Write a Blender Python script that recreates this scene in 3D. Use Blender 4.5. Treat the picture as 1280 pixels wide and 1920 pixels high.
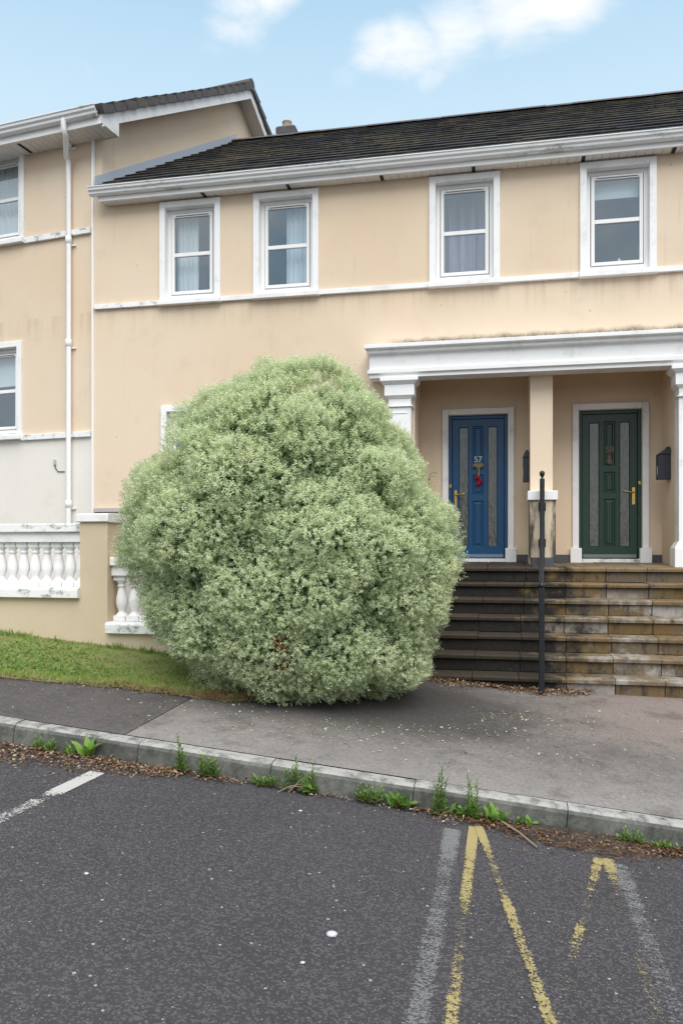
import bpy, bmesh, math, random
import numpy as np
from mathutils import Vector, Matrix

for o in list(bpy.data.objects):
    bpy.data.objects.remove(o)
scene = bpy.context.scene
COL = scene.collection
rad = math.radians

# ------------------------------------------------------------------ camera
# survey of the place: eye level is z = 0, the long facade is the plane Y = 10
FPX, HOR = 1450.0, 1028.0
YAW = rad(11.33)
CY, SY = math.cos(YAW), math.sin(YAW)
cam_d = bpy.data.cameras.new('camera')
cam = bpy.data.objects.new('camera', cam_d)
COL.objects.link(cam)
cam.location = (0, 0, 0)
cam.rotation_euler = (rad(90), 0, YAW)
cam_d.sensor_fit = 'HORIZONTAL'
cam_d.sensor_width = 36
cam_d.lens = 36 * FPX / 1280
cam_d.shift_y = (HOR - 960) / 1280
cam_d.clip_start = 0.05
cam_d.clip_end = 1500
scene.camera = cam

SUN_EL, SUN_AZ = rad(56), rad(158)      # azimuth measured clockwise from +Y
SUN_POW, SUN_ANG = 1.5, rad(55)
SKY_STR = 0.10
EXPO = 1.30
scene.view_settings.view_transform = 'Standard'
scene.view_settings.look = 'None'
scene.view_settings.gamma = 1
scene.view_settings.exposure = EXPO
scene.view_settings.use_curve_mapping = False
scene.cycles.max_bounces = 10
scene.cycles.diffuse_bounces = 6
scene.cycles.transparent_max_bounces = 12
scene.cycles.caustics_reflective = False
scene.cycles.caustics_refractive = False
scene.cycles.use_denoising = True


def ray(px, py):
    u, v = (px - 640) / FPX, (HOR - py) / FPX
    return Vector((u * CY - SY, u * SY + CY, v))


def at(px, py, Y=10.0):
    d = ray(px, py)
    return d * (Y / d.y)


# ------------------------------------------------------------------ nodes
class NT:
    def __init__(self, tree):
        self.t = tree

    def n(self, typ, ins=None, **kw):
        nd = self.t.nodes.new(typ)
        for k, v in kw.items():
            setattr(nd, k, v)
        for k, v in (ins or {}).items():
            s = nd.inputs[k]
            if isinstance(v, bpy.types.NodeSocket):
                self.t.links.new(v, s)
            elif isinstance(v, (tuple, list)) and len(v) == 3 and s.type == 'RGBA':
                s.default_value = (*v, 1)
            else:
                s.default_value = v
        return nd

    def math(self, op, a, b=0.0, c=0.0, clamp=False):
        return self.n('ShaderNodeMath', {0: a, 1: b, 2: c}, operation=op, use_clamp=clamp).outputs[0]

    def vmath(self, op, a, b=(0, 0, 0)):
        return self.n('ShaderNodeVectorMath', {0: a, 1: b}, operation=op)

    def noise(self, vec, scale, detail=4, rough=0.55, dist=0.0):
        return self.n('ShaderNodeTexNoise', {'Vector': vec, 'Scale': scale, 'Detail': detail,
                                             'Roughness': rough, 'Distortion': dist}).outputs['Fac']

    def ss(self, x, a, b):      # smoothstep map a..b -> 0..1
        return self.n('ShaderNodeMapRange', {'Value': x, 'From Min': a, 'From Max': b, 'To Min': 0.0, 'To Max': 1.0},
                      interpolation_type='SMOOTHSTEP', clamp=True).outputs[0]

    def lin(self, x, a, b, c=0.0, d=1.0):
        return self.n('ShaderNodeMapRange', {'Value': x, 'From Min': a, 'From Max': b, 'To Min': c, 'To Max': d},
                      clamp=True).outputs[0]

    def mix(self, f, a, b, mode='MIX'):
        m = self.n('ShaderNodeMix', data_type='RGBA', blend_type=mode)
        for idx, v in ((0, f), (6, a), (7, b)):
            s = m.inputs[idx]
            if isinstance(v, bpy.types.NodeSocket):
                self.t.links.new(v, s)
            elif isinstance(v, (tuple, list)):
                s.default_value = (*v[:3], 1)
            else:
                s.default_value = v
        return m.outputs[2]

    def scale(self, vec, s):
        return self.vmath('MULTIPLY', vec, s).outputs[0]

    def pos(self):
        return self.n('ShaderNodeNewGeometry').outputs['Position']

    def sep(self, v):
        return self.n('ShaderNodeSeparateXYZ', {0: v}).outputs

    def rnd(self):
        return self.n('ShaderNodeObjectInfo').outputs['Random']

    def bump(self, h, strength=0.3, dist=0.01):
        return self.n('ShaderNodeBump', {'Height': h, 'Strength': strength, 'Distance': dist}).outputs[0]


def new_mat(name):
    m = bpy.data.materials.new(name)
    m.use_nodes = True
    m.node_tree.nodes.clear()
    return m, NT(m.node_tree)


def finish(m, k, color, rough=0.6, normal=None, metallic=0.0, spec=0.5, **extra):
    ins = {'Base Color': color, 'Roughness': rough, 'Metallic': metallic, 'Specular IOR Level': spec}
    if normal is not None:
        ins['Normal'] = normal
    ins.update(extra)
    b = k.n('ShaderNodeBsdfPrincipled', ins)
    out = k.n('ShaderNodeOutputMaterial', {'Surface': b.outputs[0]})
    return m


# ------------------------------------------------------------------ world
world = bpy.data.worlds.new('World')
scene.world = world
world.use_nodes = True
world.node_tree.nodes.clear()
w = NT(world.node_tree)
sky = w.n('ShaderNodeTexSky', sky_type='NISHITA')
sky.sun_disc = False
sky.sun_elevation = SUN_EL
sky.sun_rotation = SUN_AZ
sky.altitude = 0
sky.air_density = 1.0
sky.dust_density = 0.6
sky.ozone_density = 2.0
dirv = w.n('ShaderNodeTexCoord').outputs['Generated']
dz = w.sep(dirv)[2]
# thin high veil over the whole sky, denser toward the horizon
veil = w.lin(dz, 0.42, 0.66, 0.97, 0.34)
base = w.mix(veil, w.mix(1.0, sky.outputs[0], (0.85, 1.36, 1.17), 'MULTIPLY'), (2.85, 3.5, 4.0))
# clouds: the two groups over the roofs, plus unseen ones added for fill light
cw = w.scale(dirv, (1.0, 1.0, 1.9))
nz = w.noise(cw, 6.5, 7, 0.55, 0.35)
nz2 = w.noise(cw, 2.1, 4, 0.5)
gen = w.math('MULTIPLY', w.ss(nz2, 0.36, 0.56), 0.9)


def blob(px, py, r, amp):
    d = ray(px, py).normalized()
    ln = w.vmath('LENGTH', w.scale(w.vmath('SUBTRACT', dirv, tuple(d)).outputs[0], (1, 1, 1.5)))
    return w.math('MULTIPLY', w.ss(ln.outputs['Value'], r, r * 0.12), amp)


acc = None
for px, py, r, a in [(690, 98, .045, .50), (715, 75, .055, .62), (780, 75, .075, .78), (860, 45, .095, .85), (950, 10, .105, .85), (1040, -40, .11, .85),
                     (810, 140, .038, .45), (640, 145, .035, .30), (450, 5, .06, .62), (425, 50, .05, .52), (400, 100, .045, .46),
                     (500, -20, .065, .6), (360, 85, .035, .34)]:
    b = blob(px, py, r, a)
    acc = b if acc is None else w.math('MAXIMUM', acc, b)
near_view = w.ss(w.vmath('LENGTH', w.vmath('SUBTRACT', dirv, tuple(ray(640, 100).normalized())).outputs[0]).outputs['Value'], 0.45, 0.8)
gen = w.math('MULTIPLY', gen, near_view)
dens = w.math('ADD', w.math('MAXIMUM', acc, gen), w.math('MULTIPLY', w.math('SUBTRACT', nz, 0.5), 2.3))
fac = w.math('MULTIPLY', w.ss(dens, 0.18, 1.15), 0.97)
skycol = w.mix(fac, base, (4.6, 4.5, 4.45))
bg = w.n('ShaderNodeBackground', {'Color': skycol, 'Strength': SKY_STR})
w.n('ShaderNodeOutputWorld', {'Surface': bg.outputs[0]})

sun_d = bpy.data.lights.new('sun', 'SUN')
sun_d.energy = SUN_POW
sun_d.angle = SUN_ANG
sun_d.color = (1.0, 0.95, 0.89)
sun = bpy.data.objects.new('sun', sun_d)
COL.objects.link(sun)
sdir = Vector((math.sin(SUN_AZ) * math.cos(SUN_EL), math.cos(SUN_AZ) * math.cos(SUN_EL), math.sin(SUN_EL)))
sun.rotation_euler = (-sdir).to_track_quat('-Z', 'Y').to_euler()
sun.location = sdir * 30

# ------------------------------------------------------------------ materials
M = {}


def m_render(name, base, dark, mould=True):
    m, k = new_mat(name)
    p = k.pos()
    x, y, z = k.sep(p)
    big = k.noise(p, 0.55, 4, 0.6)
    col = k.mix(k.ss(big, 0.3, 0.75), base, dark)
    streak = k.noise(k.scale(p, (3.0, 3.0, 0.35)), 1.6, 5, 0.62)
    col = k.mix(k.math('MULTIPLY', k.ss(streak, 0.6, 0.85), 0.30), col, (0.33, 0.27, 0.20))
    blot = k.noise(k.vmath('ADD', p, (11, 4, 2)).outputs[0], 2.4, 6, 0.65)
    col = k.mix(k.math('MULTIPLY', k.ss(blot, 0.54, 0.74), 0.16), col, (0.42, 0.36, 0.30))
    thin = k.noise(k.scale(p, (14, 14, 0.5)), 1.3, 4, 0.6)
    low = k.noise(p, 0.8, 3, 0.5)
    col = k.mix(k.math('MULTIPLY', k.math('MULTIPLY', k.ss(thin, 0.60, 0.78), k.ss(low, 0.42, 0.62)), 0.30), col, (0.30, 0.25, 0.20))
    spots = k.n('ShaderNodeTexVoronoi', {'Vector': p, 'Scale': 3.3})
    sp_m = k.math('MULTIPLY', k.math('LESS_THAN', spots.outputs['Distance'], 0.05), k.math('GREATER_THAN', k.sep(spots.outputs['Color'])[0], 0.7))
    col = k.mix(k.math('MULTIPLY', sp_m, 0.35), col, (0.25, 0.20, 0.16))
    fine = k.noise(p, 90, 4, 0.7)
    col = k.mix(0.16, col, k.mix(fine, (0.2, 0.2, 0.2), (0.9, 0.9, 0.9)), 'OVERLAY')
    if mould:
        # black mould sitting in a ragged band on top of the canopy and just under the eaves
        mn = k.noise(k.scale(p, (1.3, 1, 1)), 2.6, 5, 0.6)
        fn = k.noise(p, 26, 4, 0.6)
        top = k.math('ADD', 2.665, k.math('MULTIPLY', k.ss(mn, 0.30, 0.70), 0.045))
        inx = k.math('MULTIPLY', k.math('MULTIPLY', k.ss(x, -1.5, -1.05), k.math('SUBTRACT', 1.0, k.ss(x, 2.5, 2.66))), k.ss(z, 2.5, 2.56))
        band = k.math('MULTIPLY', inx, k.math('SUBTRACT', 1.0, k.ss(k.math('SUBTRACT', z, top), -0.03, 0.06)))
        band = k.math('MULTIPLY', band, k.lin(fn, 0.25, 0.55, 0.45, 1.0))
        col = k.mix(k.math('MULTIPLY', band, 0.85), col, (0.06, 0.055, 0.04))
        # rust-brown wash below the string course and under the sills
        sb = k.math('MULTIPLY', k.ss(z, 2.9, 3.34), k.math('SUBTRACT', 1.0, k.ss(z, 3.345, 3.36)))
        sb = k.math('MULTIPLY', sb, k.ss(k.noise(k.scale(p, (2.6, 1, .15)), 2.3, 5, 0.65), 0.45, 0.72))
        col = k.mix(k.math('MULTIPLY', sb, 0.42), col, (0.38, 0.25, 0.15))
    nrm = k.bump(k.math('ADD', fine, k.math('MULTIPLY', k.noise(p, 7, 3), 1.5)), 0.25, 0.004)
    return finish(m, k, col, 0.85, nrm, spec=0.2)


M['cream'] = m_render('cream_render', (0.725, 0.59, 0.455), (0.68, 0.53, 0.385))
M['white_render'] = m_render('white_render', (0.76, 0.72, 0.67), (0.70, 0.66, 0.60), False)
M['wall_beige'] = m_render('beige_wall_render', (0.60, 0.495, 0.36), (0.52, 0.415, 0.295), False)
M['plinth'] = m_render('plinth_render', (0.50, 0.45, 0.44), (0.40, 0.35, 0.35), False)


def m_paint(name, base, grime=0.25, grime_col=(0.25, 0.25, 0.22), rough=0.4, scale=3.0, lo=0.52, hi=0.8, streak=(1, 1, 1), bump=0.06):
    m, k = new_mat(name)
    p = k.pos()
    n1 = k.noise(k.scale(p, streak), scale, 6, 0.65)
    n2 = k.noise(p, 45, 3, 0.6)
    g = k.math('MULTIPLY', k.ss(n1, lo, hi), k.lin(n2, 0.25, 0.6))
    col = k.mix(k.math('MULTIPLY', g, grime), base, grime_col)
    nrm = k.bump(n2, bump, 0.003)
    return finish(m, k, col, rough, nrm, spec=0.4)


M['white'] = m_paint('white_masonry_paint', (0.82, 0.81, 0.815), 0.5, (0.30, 0.31, 0.28), lo=.48, hi=.75)
M['white_dirty'] = m_paint('weathered_white_paint', (0.80, 0.80, 0.80), 0.95, (0.085, 0.085, 0.08), 0.5, 5.0, 0.50, 0.66, (1, 1, 1.6))
M['upvc'] = m_paint('white_upvc', (0.83, 0.82, 0.815), 0.16, rough=0.28)
M['upvc_soffit'] = m_paint('white_soffit_board', (0.74, 0.72, 0.70), 0.4, (0.4, 0.33, 0.27), 0.35)
M['gutter'] = m_paint('white_gutter_plastic', (0.76, 0.765, 0.78), 0.9, (0.06, 0.06, 0.055), 0.35, 2.3, 0.54, 0.74, (1, 1, 5))
M['barge'] = m_paint('flaking_white_board', (0.78, 0.77, 0.77), 0.7, (0.32, 0.28, 0.26), 0.5, 3.2, 0.5, 0.7)
M['grey_plinth'] = m_paint('dark_grey_plinth_paint', (0.075, 0.08, 0.09), 0.5, (0.16, 0.13, 0.1), 0.6)
M['black_metal'] = m_paint('black_metal_paint', (0.014, 0.016, 0.02), 0.3, (0.05, 0.05, 0.05), 0.32)
M['box_metal'] = m_paint('charcoal_letterbox_paint', (0.028, 0.032, 0.04), 0.3, (0.06, 0.06, 0.06), 0.45)
M['blue'] = m_paint('blue_door_paint', (0.010, 0.066, 0.165), 0.35, (0.03, 0.10, 0.20), 0.33, 2.0)
M['green'] = m_paint('green_door_paint', (0.016, 0.045, 0.029), 0.3, (0.03, 0.065, 0.045), 0.33, 2.0)
M['lead'] = m_paint('lead_sheet', (0.42, 0.46, 0.53), 0.5, (0.62, 0.66, 0.7), 0.45, 3.5)
M['dark_gap'] = m_paint('dark_gasket', (0.02, 0.02, 0.022), 0.1, rough=0.7)
M['terracotta'] = m_paint('clay_pot', (0.45, 0.33, 0.27), 0.4, (0.2, 0.17, 0.15), 0.8)
M['room'] = m_paint('room_plaster', (0.16, 0.225, 0.30), 0.1, rough=0.9)
M['curtain'] = m_paint('white_net_curtain', (0.74, 0.77, 0.78), 0.1, rough=0.9)
M['curtain_lilac'] = m_paint('lilac_curtain', (0.47, 0.46, 0.60), 0.1, rough=0.9)
M['blind'] = m_paint('pale_roller_blind', (0.76, 0.80, 0.80), 0.1, rough=0.8)
M['red'] = m_paint('red_felt', (0.34, 0.008, 0.02), 0.3, (0.12, 0.0, 0.01), 0.9)
M['straw'] = m_paint('dried_straw', (0.30, 0.25, 0.15), 0.6, (0.06, 0.06, 0.04), 0.9, 30)
M['number_silver'] = m_paint('silver_numeral', (0.62, 0.66, 0.72), 0.1, rough=0.3)
M['number_copper'] = m_paint('dull_copper', (0.20, 0.12, 0.085), 0.4, (0.06, 0.04, 0.03), 0.45)
M['pebble'] = m_paint('pale_pebble', (0.50, 0.50, 0.52), 0.4, rough=0.7, scale=30)
M['twig'] = m_paint('dead_twig', (0.26, 0.20, 0.14), 0.6, (0.1, 0.08, 0.06), 0.85, 30)
M['stem'] = m_paint('brown_stem', (0.09, 0.07, 0.045), 0.5, (0.03, 0.03, 0.02), 0.85, 30)
M['soil'] = m_paint('dark_humus', (0.04, 0.03, 0.024), 0.8, (0.10, 0.07, 0.05), 0.95, 22, 0.4, 0.65, bump=1.0)

m, k = new_mat('brass')
M['brass'] = finish(m, k, (0.62, 0.42, 0.12), 0.28, metallic=0.85)

# panes of window glass: clear sheet with a strong sky reflection
m, k = new_mat('window_glass')
lw = k.n('ShaderNodeLayerWeight', {'Blend': 0.5}).outputs['Facing']
f = k.lin(k.math('POWER', lw, 5.0), 0.0, 1.0, 0.13, 1.0)
tr = k.n('ShaderNodeBsdfTransparent', {'Color': (0.94, 0.965, 0.98)})
gl = k.n('ShaderNodeBsdfGlossy', {'Color': (0.80, 0.92, 1.0), 'Roughness': 0.01})
mx = k.n('ShaderNodeMixShader', {0: f, 1: tr.outputs[0], 2: gl.outputs[0]})
k.n('ShaderNodeOutputMaterial', {'Surface': mx.outputs[0]})
M['glass'] = m

# obscured reeded/bark glass of the doors
m, k = new_mat('obscured_glass')
p = k.pos()
vv = k.n('ShaderNodeTexVoronoi', {'Vector': k.scale(p, (1, 1, 0.4)), 'Scale': 26.0}, feature='SMOOTH_F1').outputs['Distance']
nn = k.noise(k.scale(p, (1, 1, 0.4)), 24, 3, 0.6, 1.5)
h = k.math('ADD', k.math('MULTIPLY', vv, 0.8), nn)
M['obscure'] = finish(m, k, k.mix(k.ss(nn, 0.35, 0.65), (0.06, 0.062, 0.056), (0.10, 0.10, 0.09)), 0.12, k.bump(h, 0.32, 0.010), spec=0.9)

# roof tiles: near-black concrete with lichen and moss
m, k = new_mat('dark_roof_tile')
p = k.pos()
r = k.rnd()
tile = k.mix(r, (0.016, 0.016, 0.019), (0.036, 0.034, 0.036))
mo = k.math('ADD', k.noise(p, 5.5, 7, 0.74), k.math('MULTIPLY', k.noise(p, 0.9, 3, 0.5), 0.45))
moss_c = k.mix(k.noise(p, 16, 2), (0.045, 0.043, 0.022), (0.165, 0.13, 0.07))
col = k.mix(k.math('MULTIPLY', k.ss(mo, 0.68, 0.90), 0.85), tile, moss_c)
lich = k.ss(k.noise(k.vmath('ADD', p, (5, 3, 1)).outputs[0], 19, 3, 0.5), 0.68, 0.76)
col = k.mix(k.math('MULTIPLY', lich, 0.6), col, (0.20, 0.18, 0.13))
M['tile'] = finish(m, k, col, 0.8, k.bump(k.math('ADD', k.noise(p, 60, 3), k.math('MULTIPLY', k.ss(mo, 0.7, 0.9), 2.0)), 0.5, 0.01), spec=0.3)
m, k = new_mat('grey_verge_tile')
p = k.pos()
col = k.mix(k.noise(p, 14, 5, 0.7), (0.045, 0.042, 0.047), (0.15, 0.14, 0.145))
col = k.mix(k.math('MULTIPLY', k.ss(k.noise(p, 5, 4), 0.56, 0.7), 0.5), col, (0.16, 0.15, 0.06))
M['verge'] = finish(m, k, col, 0.85, k.bump(k.noise(p, 50, 3), 0.4, 0.006), spec=0.25)

# asphalt with pale chips
m, k = new_mat('asphalt')
p = k.pos()
x, y, z = k.sep(p)
g1 = k.noise(p, 160, 3, 0.7)
g2 = k.noise(p, 0.8, 5, 0.6)
col = k.mix(k.math('ADD', k.math('MULTIPLY', g1, 0.5), k.math('MULTIPLY', k.noise(p, 48, 4, 0.75), 0.5)), (0.004, 0.0036, 0.0046), (0.080, 0.073, 0.081))
col = k.mix(k.ss(g2, 0.35, 0.7), col, k.mix(1.0, col, (1.22, 1.20, 1.22), 'MULTIPLY'))
pat = k.noise(k.vmath('ADD', k.scale(p, (1, 0.6, 1)), (2, 9, 0)).outputs[0], 1.7, 6, 0.68)
col = k.mix(k.math('MULTIPLY', k.ss(pat, 0.50, 0.70), 0.35), col, (0.030, 0.028, 0.031))
dark_right = k.math('MULTIPLY', k.ss(x, 0.95, 1.25), k.ss(k.noise(p, 2.2, 4, 0.6), 0.40, 0.62))  # asphalt darker in ragged patches towards the right
col = k.mix(k.math('MULTIPLY', dark_right, 0.6), col, (0.02, 0.02, 0.022))
agg = k.n('ShaderNodeTexVoronoi', {'Vector': p, 'Scale': 110.0})
col = k.mix(k.math('MULTIPLY', k.math('GREATER_THAN', k.sep(agg.outputs['Color'])[0], 0.72), 0.45), col, (0.135, 0.122, 0.125))
vor = k.n('ShaderNodeTexVoronoi', {'Vector': p, 'Scale': 75.0})
chip = k.math('MULTIPLY', k.math('LESS_THAN', vor.outputs['Distance'], 0.22), k.math('GREATER_THAN', k.sep(vor.outputs['Color'])[0], 0.5))
col = k.mix(k.math('MULTIPLY', chip, k.lin(k.sep(vor.outputs['Color'])[1], 0, 1, .2, .9)), col, (0.22, 0.20, 0.185))
vor2 = k.n('ShaderNodeTexVoronoi', {'Vector': p, 'Scale': 21.0})
chip2 = k.math('MULTIPLY', k.math('LESS_THAN', vor2.outputs['Distance'], k.lin(k.sep(vor2.outputs['Color'])[2], 0, 1, .03, .15)), k.math('GREATER_THAN', k.sep(vor2.outputs['Color'])[0], 0.66))
col = k.mix(k.math('MULTIPLY', chip2, 0.8), col, (0.42, 0.40, 0.38))
hgt = k.math('ADD', g1, k.math('MULTIPLY', vor.outputs['Distance'], 1.0))
M['asphalt'] = finish(m, k, col, 0.72, k.bump(hgt, 0.55, 0.006), spec=0.4)


def m_pave(name, dark, light, warm, wet):
    m, k = new_mat(name)
    p = k.pos()
    x, y, z = k.sep(p)
    g = k.noise(p, 120, 4, 0.7)
    big = k.noise(p, 0.9, 5, 0.6)
    med = k.noise(p, 5, 5, 0.65)
    col = k.mix(k.ss(k.math('ADD', k.math('MULTIPLY', big, .6), k.math('MULTIPLY', k.noise(p, 22, 5, 0.75), .4)), 0.36, 0.64), dark, light)
    if warm:
        # pale worn walking band beside the kerb, brown-pink wash nearer the steps, damp stain below the shrub
        kb = k.math('SUBTRACT', 1.0, k.ss(k.math('ADD', y, k.math('MULTIPLY', med, 1.1)), 5.35, 6.6))
        col = k.mix(k.math('MULTIPLY', kb, 0.75), col, (0.25, 0.228, 0.218))
        wa = k.math('MULTIPLY', k.ss(k.math('ADD', x, k.math('MULTIPLY', big, 1.5)), 0.7, 2.3), k.ss(y, 5.6, 6.8))
        col = k.mix(k.math('MULTIPLY', wa, 0.8), col, (0.22, 0.172, 0.155))
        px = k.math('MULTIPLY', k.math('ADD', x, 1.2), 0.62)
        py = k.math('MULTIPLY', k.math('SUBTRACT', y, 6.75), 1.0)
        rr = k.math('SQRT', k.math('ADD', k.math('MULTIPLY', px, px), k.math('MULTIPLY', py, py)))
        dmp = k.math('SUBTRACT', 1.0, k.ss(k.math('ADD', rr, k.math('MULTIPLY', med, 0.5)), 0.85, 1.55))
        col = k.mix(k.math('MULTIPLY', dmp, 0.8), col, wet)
    bl = k.noise(k.vmath('ADD', p, (4, 8, 0)).outputs[0], 2.6, 7, 0.72)
    col = k.mix(k.math('MULTIPLY', k.ss(bl, 0.50, 0.68), 0.5), col, (0.055, 0.049, 0.046))
    gm = k.noise(p, 42, 5, 0.8)
    col = k.mix(0.75, col, k.mix(gm, (0.0, 0.0, 0.0), (1.0, 1.0, 1.0)), 'OVERLAY')
    col = k.mix(0.55, col, k.mix(g, (0.18, 0.18, 0.18), (0.85, 0.85, 0.85)), 'OVERLAY')
    vor = k.n('ShaderNodeTexVoronoi', {'Vector': p, 'Scale': 60.0})
    chip = k.math('MULTIPLY', k.math('LESS_THAN', vor.outputs['Distance'], 0.2), k.math('GREATER_THAN', k.sep(vor.outputs['Color'])[0], 0.7))
    col = k.mix(k.math('MULTIPLY', chip, 0.45), col, (0.34, 0.32, 0.30))
    return finish(m, k, col, 0.8, k.bump(k.math('ADD', g, med), 0.4, 0.005), spec=0.3)


M['pave_dark'] = m_pave('dark_pavement', (0.064, 0.056, 0.056), (0.108, 0.096, 0.094), False, None)
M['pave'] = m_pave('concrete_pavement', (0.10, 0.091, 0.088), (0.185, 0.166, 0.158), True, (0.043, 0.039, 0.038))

m, k = new_mat('kerb_concrete')
p = k.pos()
x, y, z = k.sep(p)
nz_ = k.sep(k.n('ShaderNodeNewGeometry').outputs['Normal'])[2]
col = k.mix(k.ss(k.noise(p, 4.5, 6, 0.68), 0.3, 0.7), (0.065, 0.068, 0.062), (0.17, 0.17, 0.155))
col = k.mix(k.math('MULTIPLY', k.ss(k.noise(p, 13, 6, 0.75), 0.5, 0.68), 0.75), col, (0.06, 0.062, 0.055))
top_highlight = k.math('MULTIPLY', k.ss(nz_, 0.25, 0.8), k.ss(k.noise(p, 11, 6, 0.7), 0.3, 0.58))  # top-edge highlight put into the colour of up-facing faces
gk = k.noise(p, 38, 5, 0.8)
col = k.mix(0.6, col, k.mix(gk, (0.0, 0.0, 0.0), (1.0, 1.0, 1.0)), 'OVERLAY')
drip = k.noise(k.scale(p, (9, 9, 2.0)), 1.4, 5, 0.65)
col = k.mix(k.math('MULTIPLY', k.ss(drip, 0.52, 0.7), 0.55), col, (0.045, 0.047, 0.04))
col = k.mix(k.math('MULTIPLY', top_highlight, 0.8), col, (0.42, 0.40, 0.385))
M['kerb'] = finish(m, k, col, 0.85, k.bump(k.noise(p, 70, 4, 0.7), 0.5, 0.006), spec=0.25)


def m_stone(name, tread):
    LIM = 0.66 if tread else 0.57
    m, k = new_mat(name)
    p = k.pos()
    x, y, z = k.sep(p)
    r = k.rnd()
    med = k.noise(p, 4.2, 6, 0.68)
    fine = k.noise(p, 34, 5, 0.7)
    ochre = k.mix(r, (0.145, 0.088, 0.030), (0.17, 0.115, 0.055)) if not tread else k.mix(r, (0.185, 0.125, 0.062), (0.235, 0.17, 0.10))
    grey = (0.13, 0.11, 0.09)
    r2 = k.math('FRACT', k.math('MULTIPLY', r, 7.31))
    col = k.mix(k.math('MULTIPLY', k.ss(k.math('ADD', med, k.math('MULTIPLY', r2, 0.22)), 0.45, 0.75), 0.85 if not tread else 0.5), ochre, grey)
    # lime bloom in ragged patches (strongest on the right-hand middle courses)
    lb = k.math('ADD', k.noise(k.vmath('ADD', p, (3, 0, 9)).outputs[0], 3.1, 6, 0.7), k.math('MULTIPLY', r2, 0.22))
    lim = k.math('MULTIPLY', k.math('MULTIPLY', k.ss(lb, LIM, LIM + .2), k.ss(x, -0.6, 1.6)), k.math('SUBTRACT', 1.0, k.ss(z, -0.62, -0.42)))
    col = k.mix(k.math('MULTIPLY', lim, 0.8), col, (0.40, 0.375, 0.35))
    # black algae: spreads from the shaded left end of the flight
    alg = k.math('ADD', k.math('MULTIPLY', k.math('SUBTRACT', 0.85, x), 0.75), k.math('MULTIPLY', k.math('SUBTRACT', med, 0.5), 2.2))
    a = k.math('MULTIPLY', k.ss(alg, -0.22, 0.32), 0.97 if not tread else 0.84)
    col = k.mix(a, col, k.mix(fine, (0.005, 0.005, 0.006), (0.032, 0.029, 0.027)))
    dr = k.noise(k.scale(p, (5.5, 5.5, 0.9)), 1.5, 6, 0.7)
    col = k.mix(k.math('MULTIPLY', k.ss(dr, 0.50, 0.68), 0.75 if not tread else 0.35), col, (0.035, 0.030, 0.026))
    spot = k.ss(k.noise(k.scale(p, (1.6, 1, 0.7)), 7, 6, 0.7), 0.56, 0.70)
    col = k.mix(k.math('MULTIPLY', spot, 0.7), col, (0.022, 0.02, 0.018))
    col = k.mix(0.35, col, k.mix(fine, (0.15, 0.15, 0.15), (0.85, 0.85, 0.85)), 'OVERLAY')
    return finish(m, k, col, 0.62, k.bump(k.math('ADD', fine, k.math('MULTIPLY', med, 1.6)), 0.7, 0.008), spec=0.16)


M['riser'] = m_stone('stained_riser_stone', False)
M['tread'] = m_stone('stained_tread_stone', True)
M['mortar'] = m_paint('dark_mortar', (0.035, 0.032, 0.028), 0.6, (0.16, 0.15, 0.14), 0.95, 9)

m, k = new_mat('mould_stained_cream')
p = k.pos()
x, y, z = k.sep(p)
st = k.noise(k.scale(p, (8, 8, 1.6)), 1.5, 6, 0.66)
ex = k.math('ABSOLUTE', k.math('SUBTRACT', x, 0.54))
s = k.math('ADD', k.math('MULTIPLY', ex, 2.6), k.math('SUBTRACT', st, 0.5))
col = k.mix(k.math('MULTIPLY', k.ss(s, 0.14, 0.42), 0.93), (0.64, 0.53, 0.40), (0.035, 0.032, 0.03))
M['pedestal'] = finish(m, k, col, 0.8, k.bump(k.noise(p, 60, 3), 0.2, 0.004), spec=0.2)

# foliage
def m_leaf(name, ramp, transl=0.3, attr='tint', spec=0.25):
    m, k = new_mat(name)
    a = k.n('ShaderNodeAttribute', attribute_name=attr).outputs['Fac']
    cr = k.n('ShaderNodeValToRGB', {0: a})
    e = cr.color_ramp.elements
    while len(e) < len(ramp):
        e.new(0.5)
    for i, (ps, c) in enumerate(ramp):
        e[i].position = ps
        e[i].color = (*c, 1)
    col = cr.outputs[0]
    b = k.n('ShaderNodeBsdfPrincipled', {'Base Color': col, 'Roughness': 0.5, 'Specular IOR Level': spec})
    t = k.n('ShaderNodeBsdfTranslucent', {'Color': col})
    mx = k.n('ShaderNodeMixShader', {0: transl, 1: b.outputs[0], 2: t.outputs[0]})
    k.n('ShaderNodeOutputMaterial', {'Surface': mx.outputs[0]})
    return m


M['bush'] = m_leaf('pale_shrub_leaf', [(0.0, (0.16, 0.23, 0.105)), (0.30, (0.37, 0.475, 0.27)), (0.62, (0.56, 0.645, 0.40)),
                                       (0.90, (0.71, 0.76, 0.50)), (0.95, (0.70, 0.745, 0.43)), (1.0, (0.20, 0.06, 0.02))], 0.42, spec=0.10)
M['grass'] = m_leaf('grass_blade', [(0, (0.13, 0.23, 0.05)), (0.4, (0.28, 0.42, 0.10)), (0.7, (0.38, 0.46, 0.14)), (0.88, (0.42, 0.37, 0.18)), (1, (0.32, 0.20, 0.10))], 0.35)
M['weed'] = m_leaf('weed_leaf', [(0, (0.06, 0.14, 0.03)), (0.5, (0.15, 0.29, 0.05)), (1, (0.28, 0.43, 0.10))], 0.35)
M['litter'] = m_leaf('dead_leaf', [(0, (0.05, 0.028, 0.018)), (0.35, (0.15, 0.075, 0.04)), (0.65, (0.25, 0.14, 0.075)), (0.85, (0.40, 0.29, 0.19)), (1, (0.46, 0.42, 0.28))], 0.1)
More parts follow.
